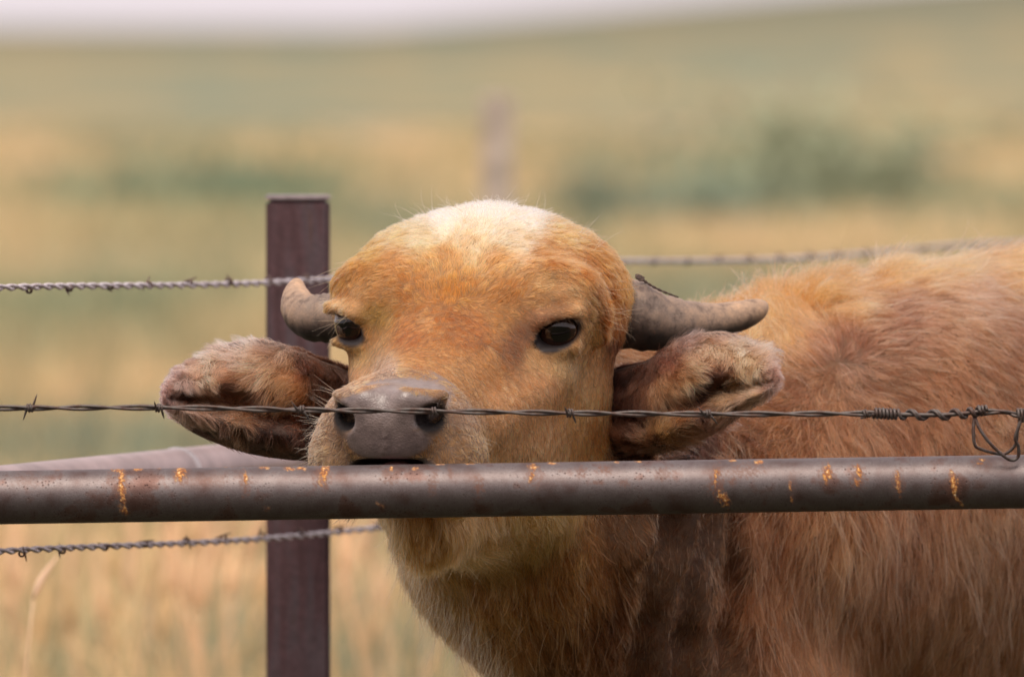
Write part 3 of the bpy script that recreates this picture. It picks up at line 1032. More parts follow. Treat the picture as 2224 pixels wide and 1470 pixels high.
EL_COL = [(740, 800, .10, .055, .035), (700, 840, .12, .065, .040), (660, 790, .13, .07, .045), (600, 752, .42, .27, .18), (520, 755, .56, .39, .28), (440, 790, .50, .33, .22), (385, 830, .34, .24, .19), (362, 870, .26, .18, .15), (400, 905, .34, .22, .155),
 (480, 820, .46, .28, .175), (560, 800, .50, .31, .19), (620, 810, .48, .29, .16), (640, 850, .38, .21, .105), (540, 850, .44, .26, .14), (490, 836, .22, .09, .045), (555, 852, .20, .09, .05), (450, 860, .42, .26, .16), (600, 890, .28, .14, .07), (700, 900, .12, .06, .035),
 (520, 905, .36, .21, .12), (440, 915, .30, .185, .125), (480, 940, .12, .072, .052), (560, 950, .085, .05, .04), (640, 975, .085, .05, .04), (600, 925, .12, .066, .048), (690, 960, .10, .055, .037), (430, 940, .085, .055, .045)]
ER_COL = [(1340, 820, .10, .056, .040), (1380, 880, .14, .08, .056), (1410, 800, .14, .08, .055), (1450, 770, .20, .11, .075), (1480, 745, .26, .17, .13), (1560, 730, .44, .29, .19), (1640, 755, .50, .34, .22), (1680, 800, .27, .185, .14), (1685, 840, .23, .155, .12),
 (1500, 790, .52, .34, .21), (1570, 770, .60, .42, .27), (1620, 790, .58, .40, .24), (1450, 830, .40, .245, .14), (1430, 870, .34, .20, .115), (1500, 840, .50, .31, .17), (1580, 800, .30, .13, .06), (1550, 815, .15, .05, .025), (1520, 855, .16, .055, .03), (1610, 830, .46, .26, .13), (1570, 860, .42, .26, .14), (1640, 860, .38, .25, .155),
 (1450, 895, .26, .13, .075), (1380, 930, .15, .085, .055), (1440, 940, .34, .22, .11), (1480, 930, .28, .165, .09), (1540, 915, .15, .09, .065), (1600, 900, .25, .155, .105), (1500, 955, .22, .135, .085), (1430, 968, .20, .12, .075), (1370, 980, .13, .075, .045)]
EARS = []
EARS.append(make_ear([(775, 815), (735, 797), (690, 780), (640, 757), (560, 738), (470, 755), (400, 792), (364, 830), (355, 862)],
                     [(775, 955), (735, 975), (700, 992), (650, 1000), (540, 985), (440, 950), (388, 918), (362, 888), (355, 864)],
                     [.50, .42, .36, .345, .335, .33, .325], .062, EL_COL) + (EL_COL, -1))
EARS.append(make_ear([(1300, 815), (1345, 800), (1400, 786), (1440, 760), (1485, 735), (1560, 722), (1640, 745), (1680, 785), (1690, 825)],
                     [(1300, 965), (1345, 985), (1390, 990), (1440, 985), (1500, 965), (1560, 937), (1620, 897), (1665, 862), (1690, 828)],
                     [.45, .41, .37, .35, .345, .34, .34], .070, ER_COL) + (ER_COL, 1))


# ------------------------------------------------------------------ fur strands
VIEW = unit(P(1112, 735, .5) - CAM)


EARG = np.array([1.75, 1.62, 1.85])


def make_curves(name, pts, rad, col, parent=None):
    """pts (N,K,3), rad (N,K), col (N,3)"""
    N, K = pts.shape[:2]
    cu = bpy.data.hair_curves.new(name)
    cu.add_curves([K] * N)
    cu.attributes['position'].data.foreach_set('vector', pts.astype(np.float32).ravel())
    ra = cu.attributes.get('radius') or cu.attributes.new('radius', 'FLOAT', 'POINT')
    ra.data.foreach_set('value', rad.astype(np.float32).ravel())
    ca = cu.attributes.new('Col', 'FLOAT_COLOR', 'CURVE')
    ca.data.foreach_set('color', np.column_stack([col, np.ones(N)]).astype(np.float32).ravel())
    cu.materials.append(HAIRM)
    o = bpy.data.objects.new(name, cu)
    COL.objects.link(o)
    o.parent = parent or BUF
    o.matrix_parent_inverse = BUF_INV if parent is None else Matrix.Identity(4)
    return o


def sample_tris(V, T, w, n):
    a, b, c = V[T[:, 0]], V[T[:, 1]], V[T[:, 2]]
    ar = np.linalg.norm(np.cross(b - a, c - a), axis=1) * .5 * w
    idx = rng.choice(len(T), n, p=ar / ar.sum())
    r1, r2 = np.sqrt(rng.random(n)), rng.random(n)
    wa, wb, wc = 1 - r1, r1 * (1 - r2), r1 * r2
    return a[idx] * wa[:, None] + b[idx] * wb[:, None] + c[idx] * wc[:, None], idx


def imgdir(dx, dy):
    return np.stack([dx, np.zeros_like(dx), -dy], 1)


def strands(root, nrm, tdir, L, lift, K, grav, curl, clump, cfrac, jit=.22, tint=None):
    N = len(root)
    td = tdir - nrm * (tdir * nrm).sum(1)[:, None]
    td += rng.normal(0, jit, (N, 3)) * (1 - 0)
    td -= nrm * (td * nrm).sum(1)[:, None]
    td /= np.linalg.norm(td, axis=1)[:, None] + 1e-9
    lf = np.clip(lift * rng.uniform(.6, 1.4, N), .05, .95)[:, None]
    d = td * (1 - lf) + nrm * lf
    d /= np.linalg.norm(d, axis=1)[:, None]
    ph = rng.normal(0, 1, (N, 3)) * curl[:, None] if np.ndim(curl) else rng.normal(0, 1, (N, 3)) * curl
    pts = np.zeros((N, K, 3)); pts[:, 0] = root
    seg = (L / (K - 1))[:, None]
    for k in range(1, K):
        s = k / (K - 1)
        dd = d - nrm * lf * s * 1.15 + np.array([0, 0, -1.0]) * (grav * s)[:, None] + ph * s
        dd /= np.linalg.norm(dd, axis=1)[:, None]
        pts[:, k] = pts[:, k - 1] + dd * seg
    if clump > 0:
        nc = max(8, int(N * cfrac))
        ci = rng.choice(N, nc, replace=False)
        kd = kdtree.KDTree(nc)
        for i, j in enumerate(ci):
            kd.insert(root[j], i)
        kd.balance()
        own = ci[np.array([kd.find(r)[1] for r in root])]
        far = np.linalg.norm(root - root[own], axis=1)
        w = clump * rng.uniform(.3, 1.0, N) * (far < .02)
        if tint is not None:
            tint[:] = np.exp(rng.normal(0, .28, N))[own]
        tt = np.linspace(0, 1, K) ** 1.3
        pts += (pts[own] - pts) * (w[:, None] * tt[None])[:, :, None]
    return pts


body.calc_loop_triangles()
T = np.zeros(len(body.loop_triangles) * 3, np.int32)
body.loop_triangles.foreach_get('vertices', T)
T = T.reshape(-1, 3)
tc = BV[T].mean(1)
tn = np.cross(BV[T[:, 1]] - BV[T[:, 0]], BV[T[:, 2]] - BV[T[:, 0]])
tn /= np.linalg.norm(tn, axis=1)[:, None] + 1e-12
tx, ty = proj(tc)
fac = -(tn @ VIEW)
wt_ = np.where(fac > -.35, 1.0, .12)
inside = (tx > -150) & (tx < 2420) & (ty < 1640)
wt_ = wt_ * np.where(inside, 1.0, .10)
dh, db = sdf(tc, grp='h'), sdf(tc, grp='b')
hb = np.clip(.5 + (db - dh) / .016, 0, 1) * (tc[:, 1] < .75)


EXPO, GAIN = 1.75, np.array([1.86, 1.64, 1.9])
GAINB = np.array([1.24, 1.30, 1.90])


def coat(n, wsel, K, rad, headside, guard=False):
    root, idx = sample_tris(BV, T, wsel, n)
    x, y, hb, g, c = fields(root)
    mpad, lid, mouth = naked(root, x, y)
    keep = (np.maximum(mpad, lid) < rng.uniform(.25, .75, n)) & (root[:, 2] > .07)
    for s in (1, -1):
        keep &= np.linalg.norm(root - H(.280, NOST * s + .004, -.036), axis=1) > .021
    keep &= rng.random(n) < np.interp(g[:, 2], [48, 70], [1.0, .32])
    root, x, y, g, c = root[keep], x[keep], y[keep], g[keep], c[keep]
    nrm = grad(root)
    n = len(root)
    L = g[:, 2] * .001 * rng.uniform(.55, 1.25, n) * np.interp(g[:, 2], [6, 12, 20, 30, 50], [.52, .52, .70, .74, .85])
    g[:, 3] = np.where(g[:, 3] > .5, g[:, 3], g[:, 3] * .66)
    td = imgdir(g[:, 0], g[:, 1])
    # broad swirls so that the coat does not look combed by machine
    sw = np.stack([np.sin(root @ rng.normal(0, 38, 3) + i * 2.1) for i in range(3)], 1) * .26
    td = td / (np.linalg.norm(td, axis=1)[:, None] + 1e-9) + sw
    grav = np.clip((g[:, 2] - 20) / 60, 0, .55) * np.clip((.66 - g[:, 3]) / .2, .15, 1)
    if guard:
        L = L * 1.25 + .004
        g[:, 3] = np.clip(g[:, 3] * 1.15, 0, .8)
    curl = np.clip(g[:, 2] / 60, .08, .34)
    tint = np.ones(n)
    pts = strands(root, nrm, td, L, g[:, 3], K, grav, curl, .30 if guard else (.78 if headside else .66), .03 if headside else .032, .15 if headside else .19, tint)
    # strand colour: a slow mottling over the coat, one tint per strand, a few pale guard hairs
    mott = 1 + .10 * np.sin(root @ np.array([61, 23, 47.0])) * np.sin(root @ np.array([-31, 57, 71.0]))
    v = np.exp(rng.normal(0, .20 if headside else .28, n)) * mott * tint ** (.6 if headside else .8)
    pale = rng.random(n) < (.03 if headside else .07)
    v[pale] *= 1.75
    dark = rng.random(n) < .10
    v[dark] *= .55
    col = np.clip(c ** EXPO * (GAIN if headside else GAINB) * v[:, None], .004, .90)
    if guard:
        col = np.clip((col * .8 + np.array([.34, .235, .125]) * .35) * np.exp(rng.normal(.12, .3, n))[:, None], .02, .9)
    r = rad * rng.uniform(.7, 1.3, n)
    tp = np.linspace(0, 1, K)
    R = r[:, None] * (1.0 - .75 * tp ** 1.6)[None]
    return pts, R, col


nH, nB = int(210000 * HAIR), int(250000 * HAIR)
if HAIR > 0:
    pts, R, col = coat(nH, wt_ * (hb > .02) * hb, 5, .00021, True)
    make_curves('head_fur', pts, R, col)
    pts, R, col = coat(nB, wt_ * (1 - hb), 6, .00027, False)
    make_curves('body_fur', pts, R, col)
    pts, R, col = coat(int(13000 * HAIR), wt_ * (1 - hb), 8, .00042, False, True)
    make_curves('guard_hair', pts, R, col)
    pts, R, col = coat(int(3000 * HAIR), wt_ * hb, 7, .00022, True, True)
    make_curves('guard_hair', pts, R, col)

    # ears
    EL_DIR = [(700, 830, -.7, .6, 16, .3), (640, 770, -.5, .8, 22, .35), (600, 800, -.8, .6, 30, .35), (560, 745, -.6, .1, 16, .4), (470, 760, -.8, -.3, 14, .45), (400, 795, -.9, -.5, 10, .45), (362, 850, -1, .1, 6, .4), (540, 800, -.8, .5, 28, .35),
              (480, 800, -.2, .9, 16, .4), (420, 850, .6, .6, 14, .4), (640, 860, -.9, .5, 30, .35), (560, 880, -.9, .3, 26, .35), (460, 900, .5, .8, 18, .4), (520, 920, .3, 1, 18, .4), (600, 930, .1, 1, 18, .35), (680, 930, -.6, .7, 22, .35), (560, 960, .3, .9, 9, .25), (640, 985, .2, .9, 9, .25), (440, 940, .3, .8, 8, .3), (740, 880, -.5, .7, 14, .3)]
    ER_DIR = [(1345, 830, .1, 1, 14, .3), (1400, 800, .3, .9, 14, .3), (1400, 880, .5, .8, 26, .35), (1450, 800, .8, .5, 24, .35), (1490, 750, .6, .5, 16, .4), (1500, 800, .7, .7, 24, .4), (1560, 735, .25, .9, 18, .45), (1620, 760, .1, 1, 18, .45), (1660, 765, .8, -.5, 20, .5), (1680, 800, .5, .5, 8, .4),
              (1620, 790, 0, 1, 20, .4), (1450, 850, .7, .8, 28, .35), (1490, 880, .5, .9, 18, .35), (1540, 820, .6, .4, 10, .3), (1580, 860, -.3, -.8, 16, .45), (1630, 850, -.8, -.4, 14, .45), (1560, 890, -.2, .9, 16, .4), (1620, 880, -.3, .6, 10, .35), (1440, 930, .5, -.7, 24, .5), (1390, 930, -.4, -.5, 20, .45), (1480, 940, .6, -.3, 22, .4), (1520, 950, .6, -.3, 10, .3), (1400, 980, -.5, .3, 14, .35)]
    for (eo, G, nn, PX, cg, s), dg in zip(EARS, (EL_DIR, ER_DIR)):
        nu, nv = G.shape[:2]
        n = int(17000 * HAIR)
        fu = np.sqrt(rng.random(n)) * 0 + rng.random(n) * (nu - 1.001); fv = rng.random(n) * (nv - 1.001)
        # even cover: narrower places get fewer hairs
        i, j = fu.astype(int), fv.astype(int)
        a, b = (fu - i)[:, None], (fv - j)[:, None]
        lerp = lambda A: A[i, j] * (1 - a) * (1 - b) + A[i + 1, j] * a * (1 - b) + A[i, j + 1] * (1 - a) * b + A[i + 1, j + 1] * a * b
        root, nr, px = lerp(G), lerp(nn), lerp(PX)
        nr /= np.linalg.norm(nr, axis=1)[:, None]
        g = idw(px[:, 0], px[:, 1], dg, 18); c = idw(px[:, 0], px[:, 1], cg, 14)
        thin = ellmask(px[:, 0], px[:, 1], *((515, 845, 60, 18, .25) if s < 0 else (1545, 838, 78, 25, -.75))) < .9
        rimh = (fu / nu > .955) | (fv / nv > .95)
        keep = (~thin | (rng.random(n) < .06)) & (~rimh | (rng.random(n) < .15))
        root, nr, px, g, c = root[keep], nr[keep], px[keep], g[keep], c[keep]; n = len(root)
        L = g[:, 2] * .001 * rng.uniform(.5, 1.3, n)
        td = imgdir(g[:, 0], g[:, 1]) + np.stack([np.sin(root @ rng.normal(0, 90, 3) + q) for q in range(3)], 1) * .25
        tint = np.ones(n)
        pts = strands(root, nr, td, L, g[:, 3], 5, np.full(n, .05), np.full(n, .2), .8, .03, .22, tint)
        v = np.exp(rng.normal(0, .30, n)) * tint ** 1.3
        R = (.00022 * rng.uniform(.7, 1.3, n))[:, None] * (1 - .75 * np.linspace(0, 1, 5) ** 1.6)[None]
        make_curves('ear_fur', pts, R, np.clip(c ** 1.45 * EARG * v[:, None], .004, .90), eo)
        # short fringe round the rim and short coat on the back
        n = int(7000 * HAIR)
        fu = rng.random(n) * (nu - 1.001); i = fu.astype(int); a = (fu - i)[:, None]
        jj = np.where(rng.random(n) < .72, 0, nv - 1)
        root = G[i, jj] * (1 - a) + G[i + 1, jj] * a
        nr = nn[i, jj]
        px = PX[i, jj] * (1 - a) + PX[i + 1, jj] * a
        cen = PX[i, nv // 2]
        out = px - cen; out /= np.linalg.norm(out, axis=1)[:, None] + 1e-9
        along = np.tile(np.array([s * 1.0, -.1]), (n, 1))
        td = imgdir(out[:, 0] * .5 + along[:, 0] * .8, out[:, 1] * .5 + along[:, 1] * .8)
        c = idw(px[:, 0], px[:, 1], cg, 14)
        L = .0085 * np.clip((1 - fu / nu) * 5, .25, 1) * rng.uniform(.4, 1.3, n) * np.where(jj == 0, 1, .4)
        root = root - nr * (.0035 * rng.random(n))[:, None]
        pts = strands(root, nr, td, L, np.full(n, .12), 4, np.zeros(n), np.full(n, .12), .6, .05, .2)
        v = np.exp(rng.normal(-.55, .3, n))
        R = (.00018 * rng.uniform(.7, 1.3, n))[:, None] * (1 - .75 * np.linspace(0, 1, 4) ** 1.6)[None]
        make_curves('ear_fringe', pts, R, np.clip(c ** 1.45 * EARG * v[:, None], .004, .90), eo)

    # whiskers, eyelashes and stray long hairs: (px, py, depth found on the skin), direction, length
    wp, wr, wc = [], [], []

    def stray(px, py, dx, dy, dz, L, rad, col, bend=.25):
        r0 = surf(px, py)
        d = unit([dx, dz, -dy])
        bn = rng.normal(0, bend, 3)
        q = [r0]
        for k in range(1, 7):
            dd = unit(d + bn * k / 6 + np.array([0, 0, -.12 * k / 6]))
            q.append(q[-1] + dd * L / 6)
        wp.append(q); wr.append(rad * (1 - .8 * np.linspace(0, 1, 7))); wc.append(col)
    for k in range(46):
        px, py = rng.uniform(690, 716), rng.uniform(900, 1000)
        stray(px, py, -1, rng.uniform(-.4, .55), rng.uniform(-.5, .1), rng.uniform(.012, .034), .00020, (.62, .42, .20))
    for k in range(16):
        px, py = rng.uniform(705, 760), rng.uniform(835, 905)
        stray(px, py, -1, rng.uniform(-.9, -.2), rng.uniform(-.4, .1), rng.uniform(.012, .032), .00018, (.66, .44, .20))
    for k in range(40):
        px, py = rng.uniform(930, 1050), rng.uniform(850, 1000)
        stray(px, py, 1, rng.uniform(-.6, .6), rng.uniform(-.6, 0), rng.uniform(.012, .034), .00016, (.58, .40, .22))
    for k in range(40):
        px = rng.uniform(880, 1300)
        py = np.interp(px, [880, 950, 1060, 1160, 1250, 1300], [492, 462, 456, 464, 510, 550])
        sgn = 1 if px > 1060 else -1
        stray(px, py, sgn * rng.uniform(.1, 1.1), rng.uniform(-1, -.1), rng.uniform(-.3, .4), rng.uniform(.018, .040), .00016, (.78, .60, .38), .4)
    for k in range(22):
        px, py = rng.uniform(735, 765), rng.uniform(560, 700)
        stray(px, py, -1, rng.uniform(-.2, .9), 0, rng.uniform(.015, .045), .00018, (.60, .30, .10), .3)
    for k in range(26):
        px, py = rng.uniform(1285, 1350), rng.uniform(600, 720)
        stray(px, py, rng.uniform(.6, 1.2), rng.uniform(-.3, .8), rng.uniform(-.5, 0), rng.uniform(.015, .040), .00018, (.55, .28, .10), .3)
    for k in range(240):
        s_ = rng.random() ** .8
        px = np.interp(s_, [0, .35, 1], [846, 905, 1085]) + rng.uniform(-2, 60)
        py = np.interp(s_, [0, .35, 1], [1150, 1255, 1440]) + rng.uniform(-20, 20)
        stray(px, py, rng.uniform(-.5, .25), 1, rng.uniform(-.3, .2), rng.uniform(.035, .085), .00016, np.array([.62, .43, .22]) * rng.uniform(.7, 1.2), .18)
    make_curves('whiskers', np.array(wp), np.array(wr), np.array(wc))
    wp, wr, wc = [], [], []
    for s in (1, -1):
        ctr, tv, uv, e = LID[s]
        for k in range(46):
            a = rng.uniform(-.4, 1.05)
            r0 = ctr + tv * a * .022 + uv * (.0155 * math.sqrt(max(0, 1 - (a * .85) ** 2))) - e * .004
            d = unit(e * rng.uniform(.6, 1) + tv * rng.uniform(0, .7) - uv * rng.uniform(.25, .9))
            L = rng.uniform(.008, .016)
            q = [r0 + d * L * t_ + uv * .003 * t_ * t_ for t_ in np.linspace(0, 1, 5)]
            wp.append(q); wr.append(.00020 * (1 - .8 * np.linspace(0, 1, 5))); wc.append((.06, .035, .03) if rng.random() < .6 else (.25, .14, .08))
    make_curves('eyelashes', np.array(wp), np.array(wr), np.array(wc))
# ------------------------------------------------------------------ steel: posts, rails and barbed wire
def arr_rust():
    t = NT('weathered_pipe')
    co = t.n('TexCoord').outputs['Object']
    rust = t.n('Attribute', {'attribute_name': 'Rust'}).outputs['Fac']
    brn = t.n('Attribute', {'attribute_name': 'Brown'}).outputs['Fac']
    n1 = t.n('TexNoise', Vector=co, Scale=26.0, Detail=8.0, Roughness=.6).outputs[0]
    n2 = t.n('TexNoise', Vector=co, Scale=310.0, Detail=5.0, Roughness=.6).outputs[0]
    n3 = t.n('TexNoise', Vector=co, Scale=900.0, Detail=3.0).outputs[0]
    vo = t.n('TexVoronoi', Vector=co, Scale=230.0, Randomness=1.0).outputs['Distance']
    pit = t.math('MULTIPLY', t.ramp(vo, [(.10, (.62, .62, .62)), (.28, (0, 0, 0))]), t.ramp(n1, [(.42, (0, 0, 0)), (.60, (1, 1, 1))]))
    base = t.ramp(n1, [(.30, (.115, .072, .064)), (.42, (.150, .118, .115)), (.53, (.178, .150, .148)), (.62, (.150, .092, .080)), (.74, (.110, .058, .048))])
    base = t.mix(1.0, base, t.ramp(n3, [(.3, (.82, .82, .82)), (.7, (1.15, 1.15, 1.15))]), 'MULTIPLY')
    base = t.mix(pit, base, (.060, .032, .028))
    bm_ = t.math('MULTIPLY', brn, t.ramp(n2, [(.36, (0, 0, 0)), (.52, (1, 1, 1))]))
    base = t.mix(bm_, base, (.135, .055, .034))
    rm = t.math('MULTIPLY', rust, t.ramp(n2, [(.30, (.35, .35, .35)), (.55, (1, 1, 1))]), True)
    rc_ = t.ramp(n2, [(.30, (.16, .050, .015)), (.48, (.42, .145, .030)), (.60, (.72, .40, .13)), (.70, (.85, .72, .52))])
    base = t.mix(rm, base, rc_)
    met = t.math('MULTIPLY', t.math('SUBTRACT', 1.0, t.math('MAXIMUM', rm, bm_), True), .78)
    rg = t.math('ADD', .50, t.math('MULTIPLY', t.math('MAXIMUM', rm, pit), .45))
    hh = t.math('ADD', t.math('MULTIPLY', n3, .3), t.math('SUBTRACT', t.math('MULTIPLY', rm, .8), t.math('MULTIPLY', pit, .8)))
    bp = t.n('Bump', Strength=.45, Distance=.0008, Height=hh)
    return t.done(t.n('BsdfPrincipled', Base_Color=base, Roughness=rg, Metallic=met, Normal=bp.outputs[0]).outputs[0])


PIPEM = arr_rust()
# ---- the front rail
xs = np.concatenate([np.linspace(-.74, -.53, 20)[:-1], np.linspace(-.53, .53, 860), np.linspace(.53, 2.4, 60)[1:]])
path = np.column_stack([xs, np.zeros_like(xs), 1.0522 + .0078 * xs / .5])
v, f = tube(path, .0262, 84)
me = mesh_np('pipe_rail', v, f)
vx, vy = proj(v)
front = v[:, 1] < .012
rs = np.zeros(len(v)); br = np.zeros(len(v))
hash_ = lambda a, b, k: np.sin(a * .35 * k + np.sin(b * .21 * k + k) * 2.0) * np.sin(b * .30 * k - a * .13 * k + k)
wob = hash_(vx, vy, 1.0) * .28 + hash_(vx, vy, 2.3) * .22


def mark(cx, cy, w, h, s, arr, slant=0.0):
    m = np.sqrt(((vx - cx - slant * (vy - cy)) / (w * .5)) ** 2 + ((vy - cy) / (h * .5)) ** 2)
    arr[:] = np.maximum(arr, np.clip((1.12 + wob * 1.3 - m) / .45, 0, 1) * s * front)


for a in ((265, 1058, 15, 72, .9, .02), (270, 1108, 18, 22, 1, .3), (392, 1027, 20, 32, 1, -.25), (533, 1036, 9, 24, .9, 0), (705, 1026, 17, 36, 1, -.15), (628, 1018, 22, 8, .9, 0), (655, 1017, 20, 7, 1, 0), (850, 1018, 7, 14, .9, 0),
          (902, 1017, 14, 6, .8, 0), (1158, 1014, 20, 12, .8, 0), (1155, 1035, 9, 26, .8, -.2), (1200, 1006, 20, 5, 1, 0), (1553, 1042, 5, 30, .9, 0), (1572, 1084, 24, 32, 1, .35), (1560, 1025, 12, 10, .8, 0), (1717, 1055, 6, 20, .8, 0), (1719, 1084, 5, 18, .8, .1),
          (1796, 1028, 17, 38, 1, -.1), (1865, 1022, 10, 30, 1, .35), (1862, 1048, 14, 14, .8, 0), (1951, 1052, 13, 46, .75, .1), (2071, 1052, 15, 52, 1, .08), (2082, 1088, 14, 22, .9, .6), (2130, 998, 18, 4, 1, 0), (2128, 1006, 12, 4, .9, 0), (1650, 1003, 22, 8, 1, 0),
          (1590, 1000, 16, 5, .9, 0), (122, 1017, 22, 6, 1, 0), (300, 1019, 24, 5, .9, 0), (255, 1021, 22, 8, .9, 0), (345, 1016, 10, 4, .9, 0), (492, 1013, 20, 4, .8, 0), (575, 1015, 24, 8, .7, 0), (1020, 1006, 26, 4, .9, 0), (955, 1008, 20, 3, .8, 0), (1340, 1003, 16, 5, .7, 0), (1385, 1002, 14, 4, .7, 0),
          (580, 1105, 14, 12, .5, .3), (825, 1096, 14, 14, .5, .8), (700, 1046, 14, 26, .45, -.1)):
    mark(*a[:5], rs, a[5])
for a in ((262, 1050, 40, 90, .6), (245, 1040, 30, 40, .6), (395, 1030, 46, 44, .6), (533, 1050, 26, 60, .7), (700, 1035, 40, 60, .8), (845, 1032, 40, 40, .6), (940, 1050, 24, 60, .6), (1040, 1056, 22, 44, .8), (978, 1025, 14, 30, .6), (1160, 1035, 40, 60, .5), (1262, 1024, 24, 26, .8), (1312, 1018, 34, 22, .9),
          (1300, 1048, 30, 12, .7), (1355, 1050, 24, 18, .6), (1440, 1030, 40, 30, .6), (1556, 1050, 34, 80, .8), (1620, 1020, 70, 34, .6), (1590, 1045, 20, 20, .7), (1720, 1060, 20, 70, .4), (1796, 1028, 36, 50, .6), (1864, 1035, 38, 56, .7), (1951, 1050, 34, 66, .5), (2072, 1060, 34, 80, .5), (2130, 1004, 46, 20, .6), (60, 1040, 60, 40, .35), (470, 1040, 50, 40, .35)):
    mark(*a[:5], br)
for nm, ar in (('Rust', rs), ('Brown', br)):
    add_val(me, ar, nm)
tag(obj('pipe_rail', me, PIPEM), 'rusty grey steel pipe rail crossing in front of the buffalo\'s muzzle', 'rail')

# ---- square post
t = NT('post_paint')
co = t.n('TexCoord').outputs['Object']
st = t.n('TexNoise', Vector=t.n('Mapping', Vector=co, Scale=(60, 60, 5)).outputs[0], Scale=1.0, Detail=6.0, Roughness=.6).outputs[0]
n1 = t.n('TexNoise', Vector=co, Scale=160.0, Detail=5.0).outputs[0]
cpost = t.mix(1.0, t.ramp(st, [(.33, (.046, .017, .019)), (.48, (.078, .036, .041)), (.60, (.074, .050, .058)), (.70, (.085, .038, .030))]), t.ramp(n1, [(.3, (.8, .8, .8)), (.7, (1.2, 1.2, 1.2))]), 'MULTIPLY')
bp = t.n('Bump', Strength=.4, Distance=.001, Height=n1)
POSTM = t.done(t.n('BsdfPrincipled', Base_Color=cpost, Roughness=.6, Normal=bp.outputs[0]).outputs[0])


def post_mesh(name, w, h, rotz, bev=.004):
    bm = bmesh.new()
    bmesh.ops.create_cube(bm, size=1.0)
    for q in bm.verts:
        q.co = Vector((q.co.x * w, q.co.y * w, (q.co.z + .5) * h))
    bmesh.ops.bevel(bm, geom=[e for e in bm.edges], offset=bev, segments=3, affect='EDGES')
    bmesh.ops.rotate(bm, verts=bm.verts, cent=(0, 0, 0), matrix=Matrix.Rotation(rotz, 3, 'Z'))
    m = bpy.data.meshes.new(name); bm.to_mesh(m); bm.free()
    return m


YP = 1.62
pt_ = P(647.5, 428, YP + .034)
pr = empty('fence_post', (pt_[0], YP + .034, -.02))
tag(pr, 'dark purple-brown steel fence post behind the left ear of the buffalo', 'post')
o = obj('shaft', post_mesh('shaft', .0702, pt_[2] + .02 - .003, .0), POSTM, pr)
capm = simple_mat('post_cap', (.30, .245, .25), .5, var=.25, scale=120)  # far paler than the shaft: the lit top edge is put into the colour
bm = bmesh.new(); bmesh.ops.create_cube(bm, size=1.0)
for q in bm.verts: q.co = Vector((q.co.x * .0718, q.co.y * .0718, q.co.z * .0050))
bmesh.ops.bevel(bm, geom=list(bm.edges), offset=.0015, segments=2, affect='EDGES')
m = bpy.data.meshes.new('cap'); bm.to_mesh(m); bm.free()
o = obj('cap', m, capm, pr); o.location = (0, 0, pt_[2] + .02 - .0005)

# ---- the side rail running back from the corner to the post, with its weld collar
def FL(px_at, row, y):   # point on the side fence line at depth y
    return np.array([-0.233 + (y - 1.45) / 3.1 + px_at, y, row])


zr = P(460, 975, 1.08)[2] - .026
a0, a1 = FL(-.012, zr, -.02), FL(-.012, zr, 1.600)
sr = empty('side_rail', a0)
tag(sr, 'blurred rusty pipe rail receding from the left edge to the post', 'rail')
def at_origin(v, o): return np.asarray(v) - np.asarray(o)
def rail_mesh(nm, pth, r, seg=40):
    v, f = tube(pth, r, seg)
    return v, f
v, f = tube(np.linspace(a0, a1, 60), .0262, 40)
me = mesh_np('pipe', at_origin(v, a0), f)
q = v[:, 1]
add_val(me, np.clip(.9 * (np.sin(q * 31) * np.sin(q * 13 + v[:, 2] * 90) > .62), 0, 1), 'Rust'); add_val(me, np.clip(np.sin(q * 17) + .4, 0, 1), 'Brown')
obj('pipe', me, simple_mat('faded_pipe', (.36, .275, .27), .42, .35, var=.3, scale=18), sr)
k0 = FL(-.012, zr, 1.10); dv_ = unit(a1 - a0)
v, f = tube(np.array([k0 - dv_ * .008, k0 - dv_ * .004, k0, k0 + dv_ * .004, k0 + dv_ * .008]), [.0262, .0272, .0277, .0272, .0262], 40, False)
weld = simple_mat('weld_bead', (.50, .45, .44), .3, .8, var=.2, scale=300)
obj('weld', mesh_np('weld', at_origin(v, a0), f), weld, sr)
b0, b1 = FL(-.004, zr - .006, 1.710), FL(-.004, zr - .006, 6.5)
v, f = tube(np.linspace(b0, b1, 60), .024, 32)
o = obj('side_rail', mesh_np('side_rail', at_origin(v, b0), f), simple_mat('galvanised', (.33, .33, .34), .45, .5, var=.15, scale=60))
o.location = b0
tag(o, 'grey pipe rail seen in the gap below the left ear, beyond the post', 'rail')

# ---- the lone post far behind
bgp = P(1080, 205, 14.0)
o = obj('fence_post', post_mesh('fence_post', .056, bgp[2] + .02, .35, .006), simple_mat('grey_wood', (.50, .43, .36), .8, var=.3, scale=25))
o.location = (bgp[0], 14.0, -.02)
tag(o, 'pale grey post standing in the field behind the buffalo\'s head', 'post')

# ---- barbed wire
def wire_mat(name, c, rough, metal, rustc):
    t = NT(name)
    co = t.n('TexCoord').outputs['Object']
    n1 = t.n('TexNoise', Vector=co, Scale=140.0, Detail=6.0).outputs[0]
    cc = t.ramp(n1, [(.36, rustc), (.58, c)])
    bp = t.n('Bump', Strength=.3, Distance=.0004, Height=t.n('TexNoise', Vector=co, Scale=1400.0).outputs[0])
    return t.done(t.n('BsdfPrincipled', Base_Color=cc, Roughness=rough, Metallic=metal, Normal=bp.outputs[0]).outputs[0])


DARKW = wire_mat('old_wire', (.105, .088, .080), .48, .35, (.075, .040, .030))
GALVW = wire_mat('galvanised_wire', (.62, .58, .62), .45, .2, (.42, .36, .38))
BARBW = wire_mat('barb_wire', (.13, .085, .075), .6, .2, (.10, .05, .035))


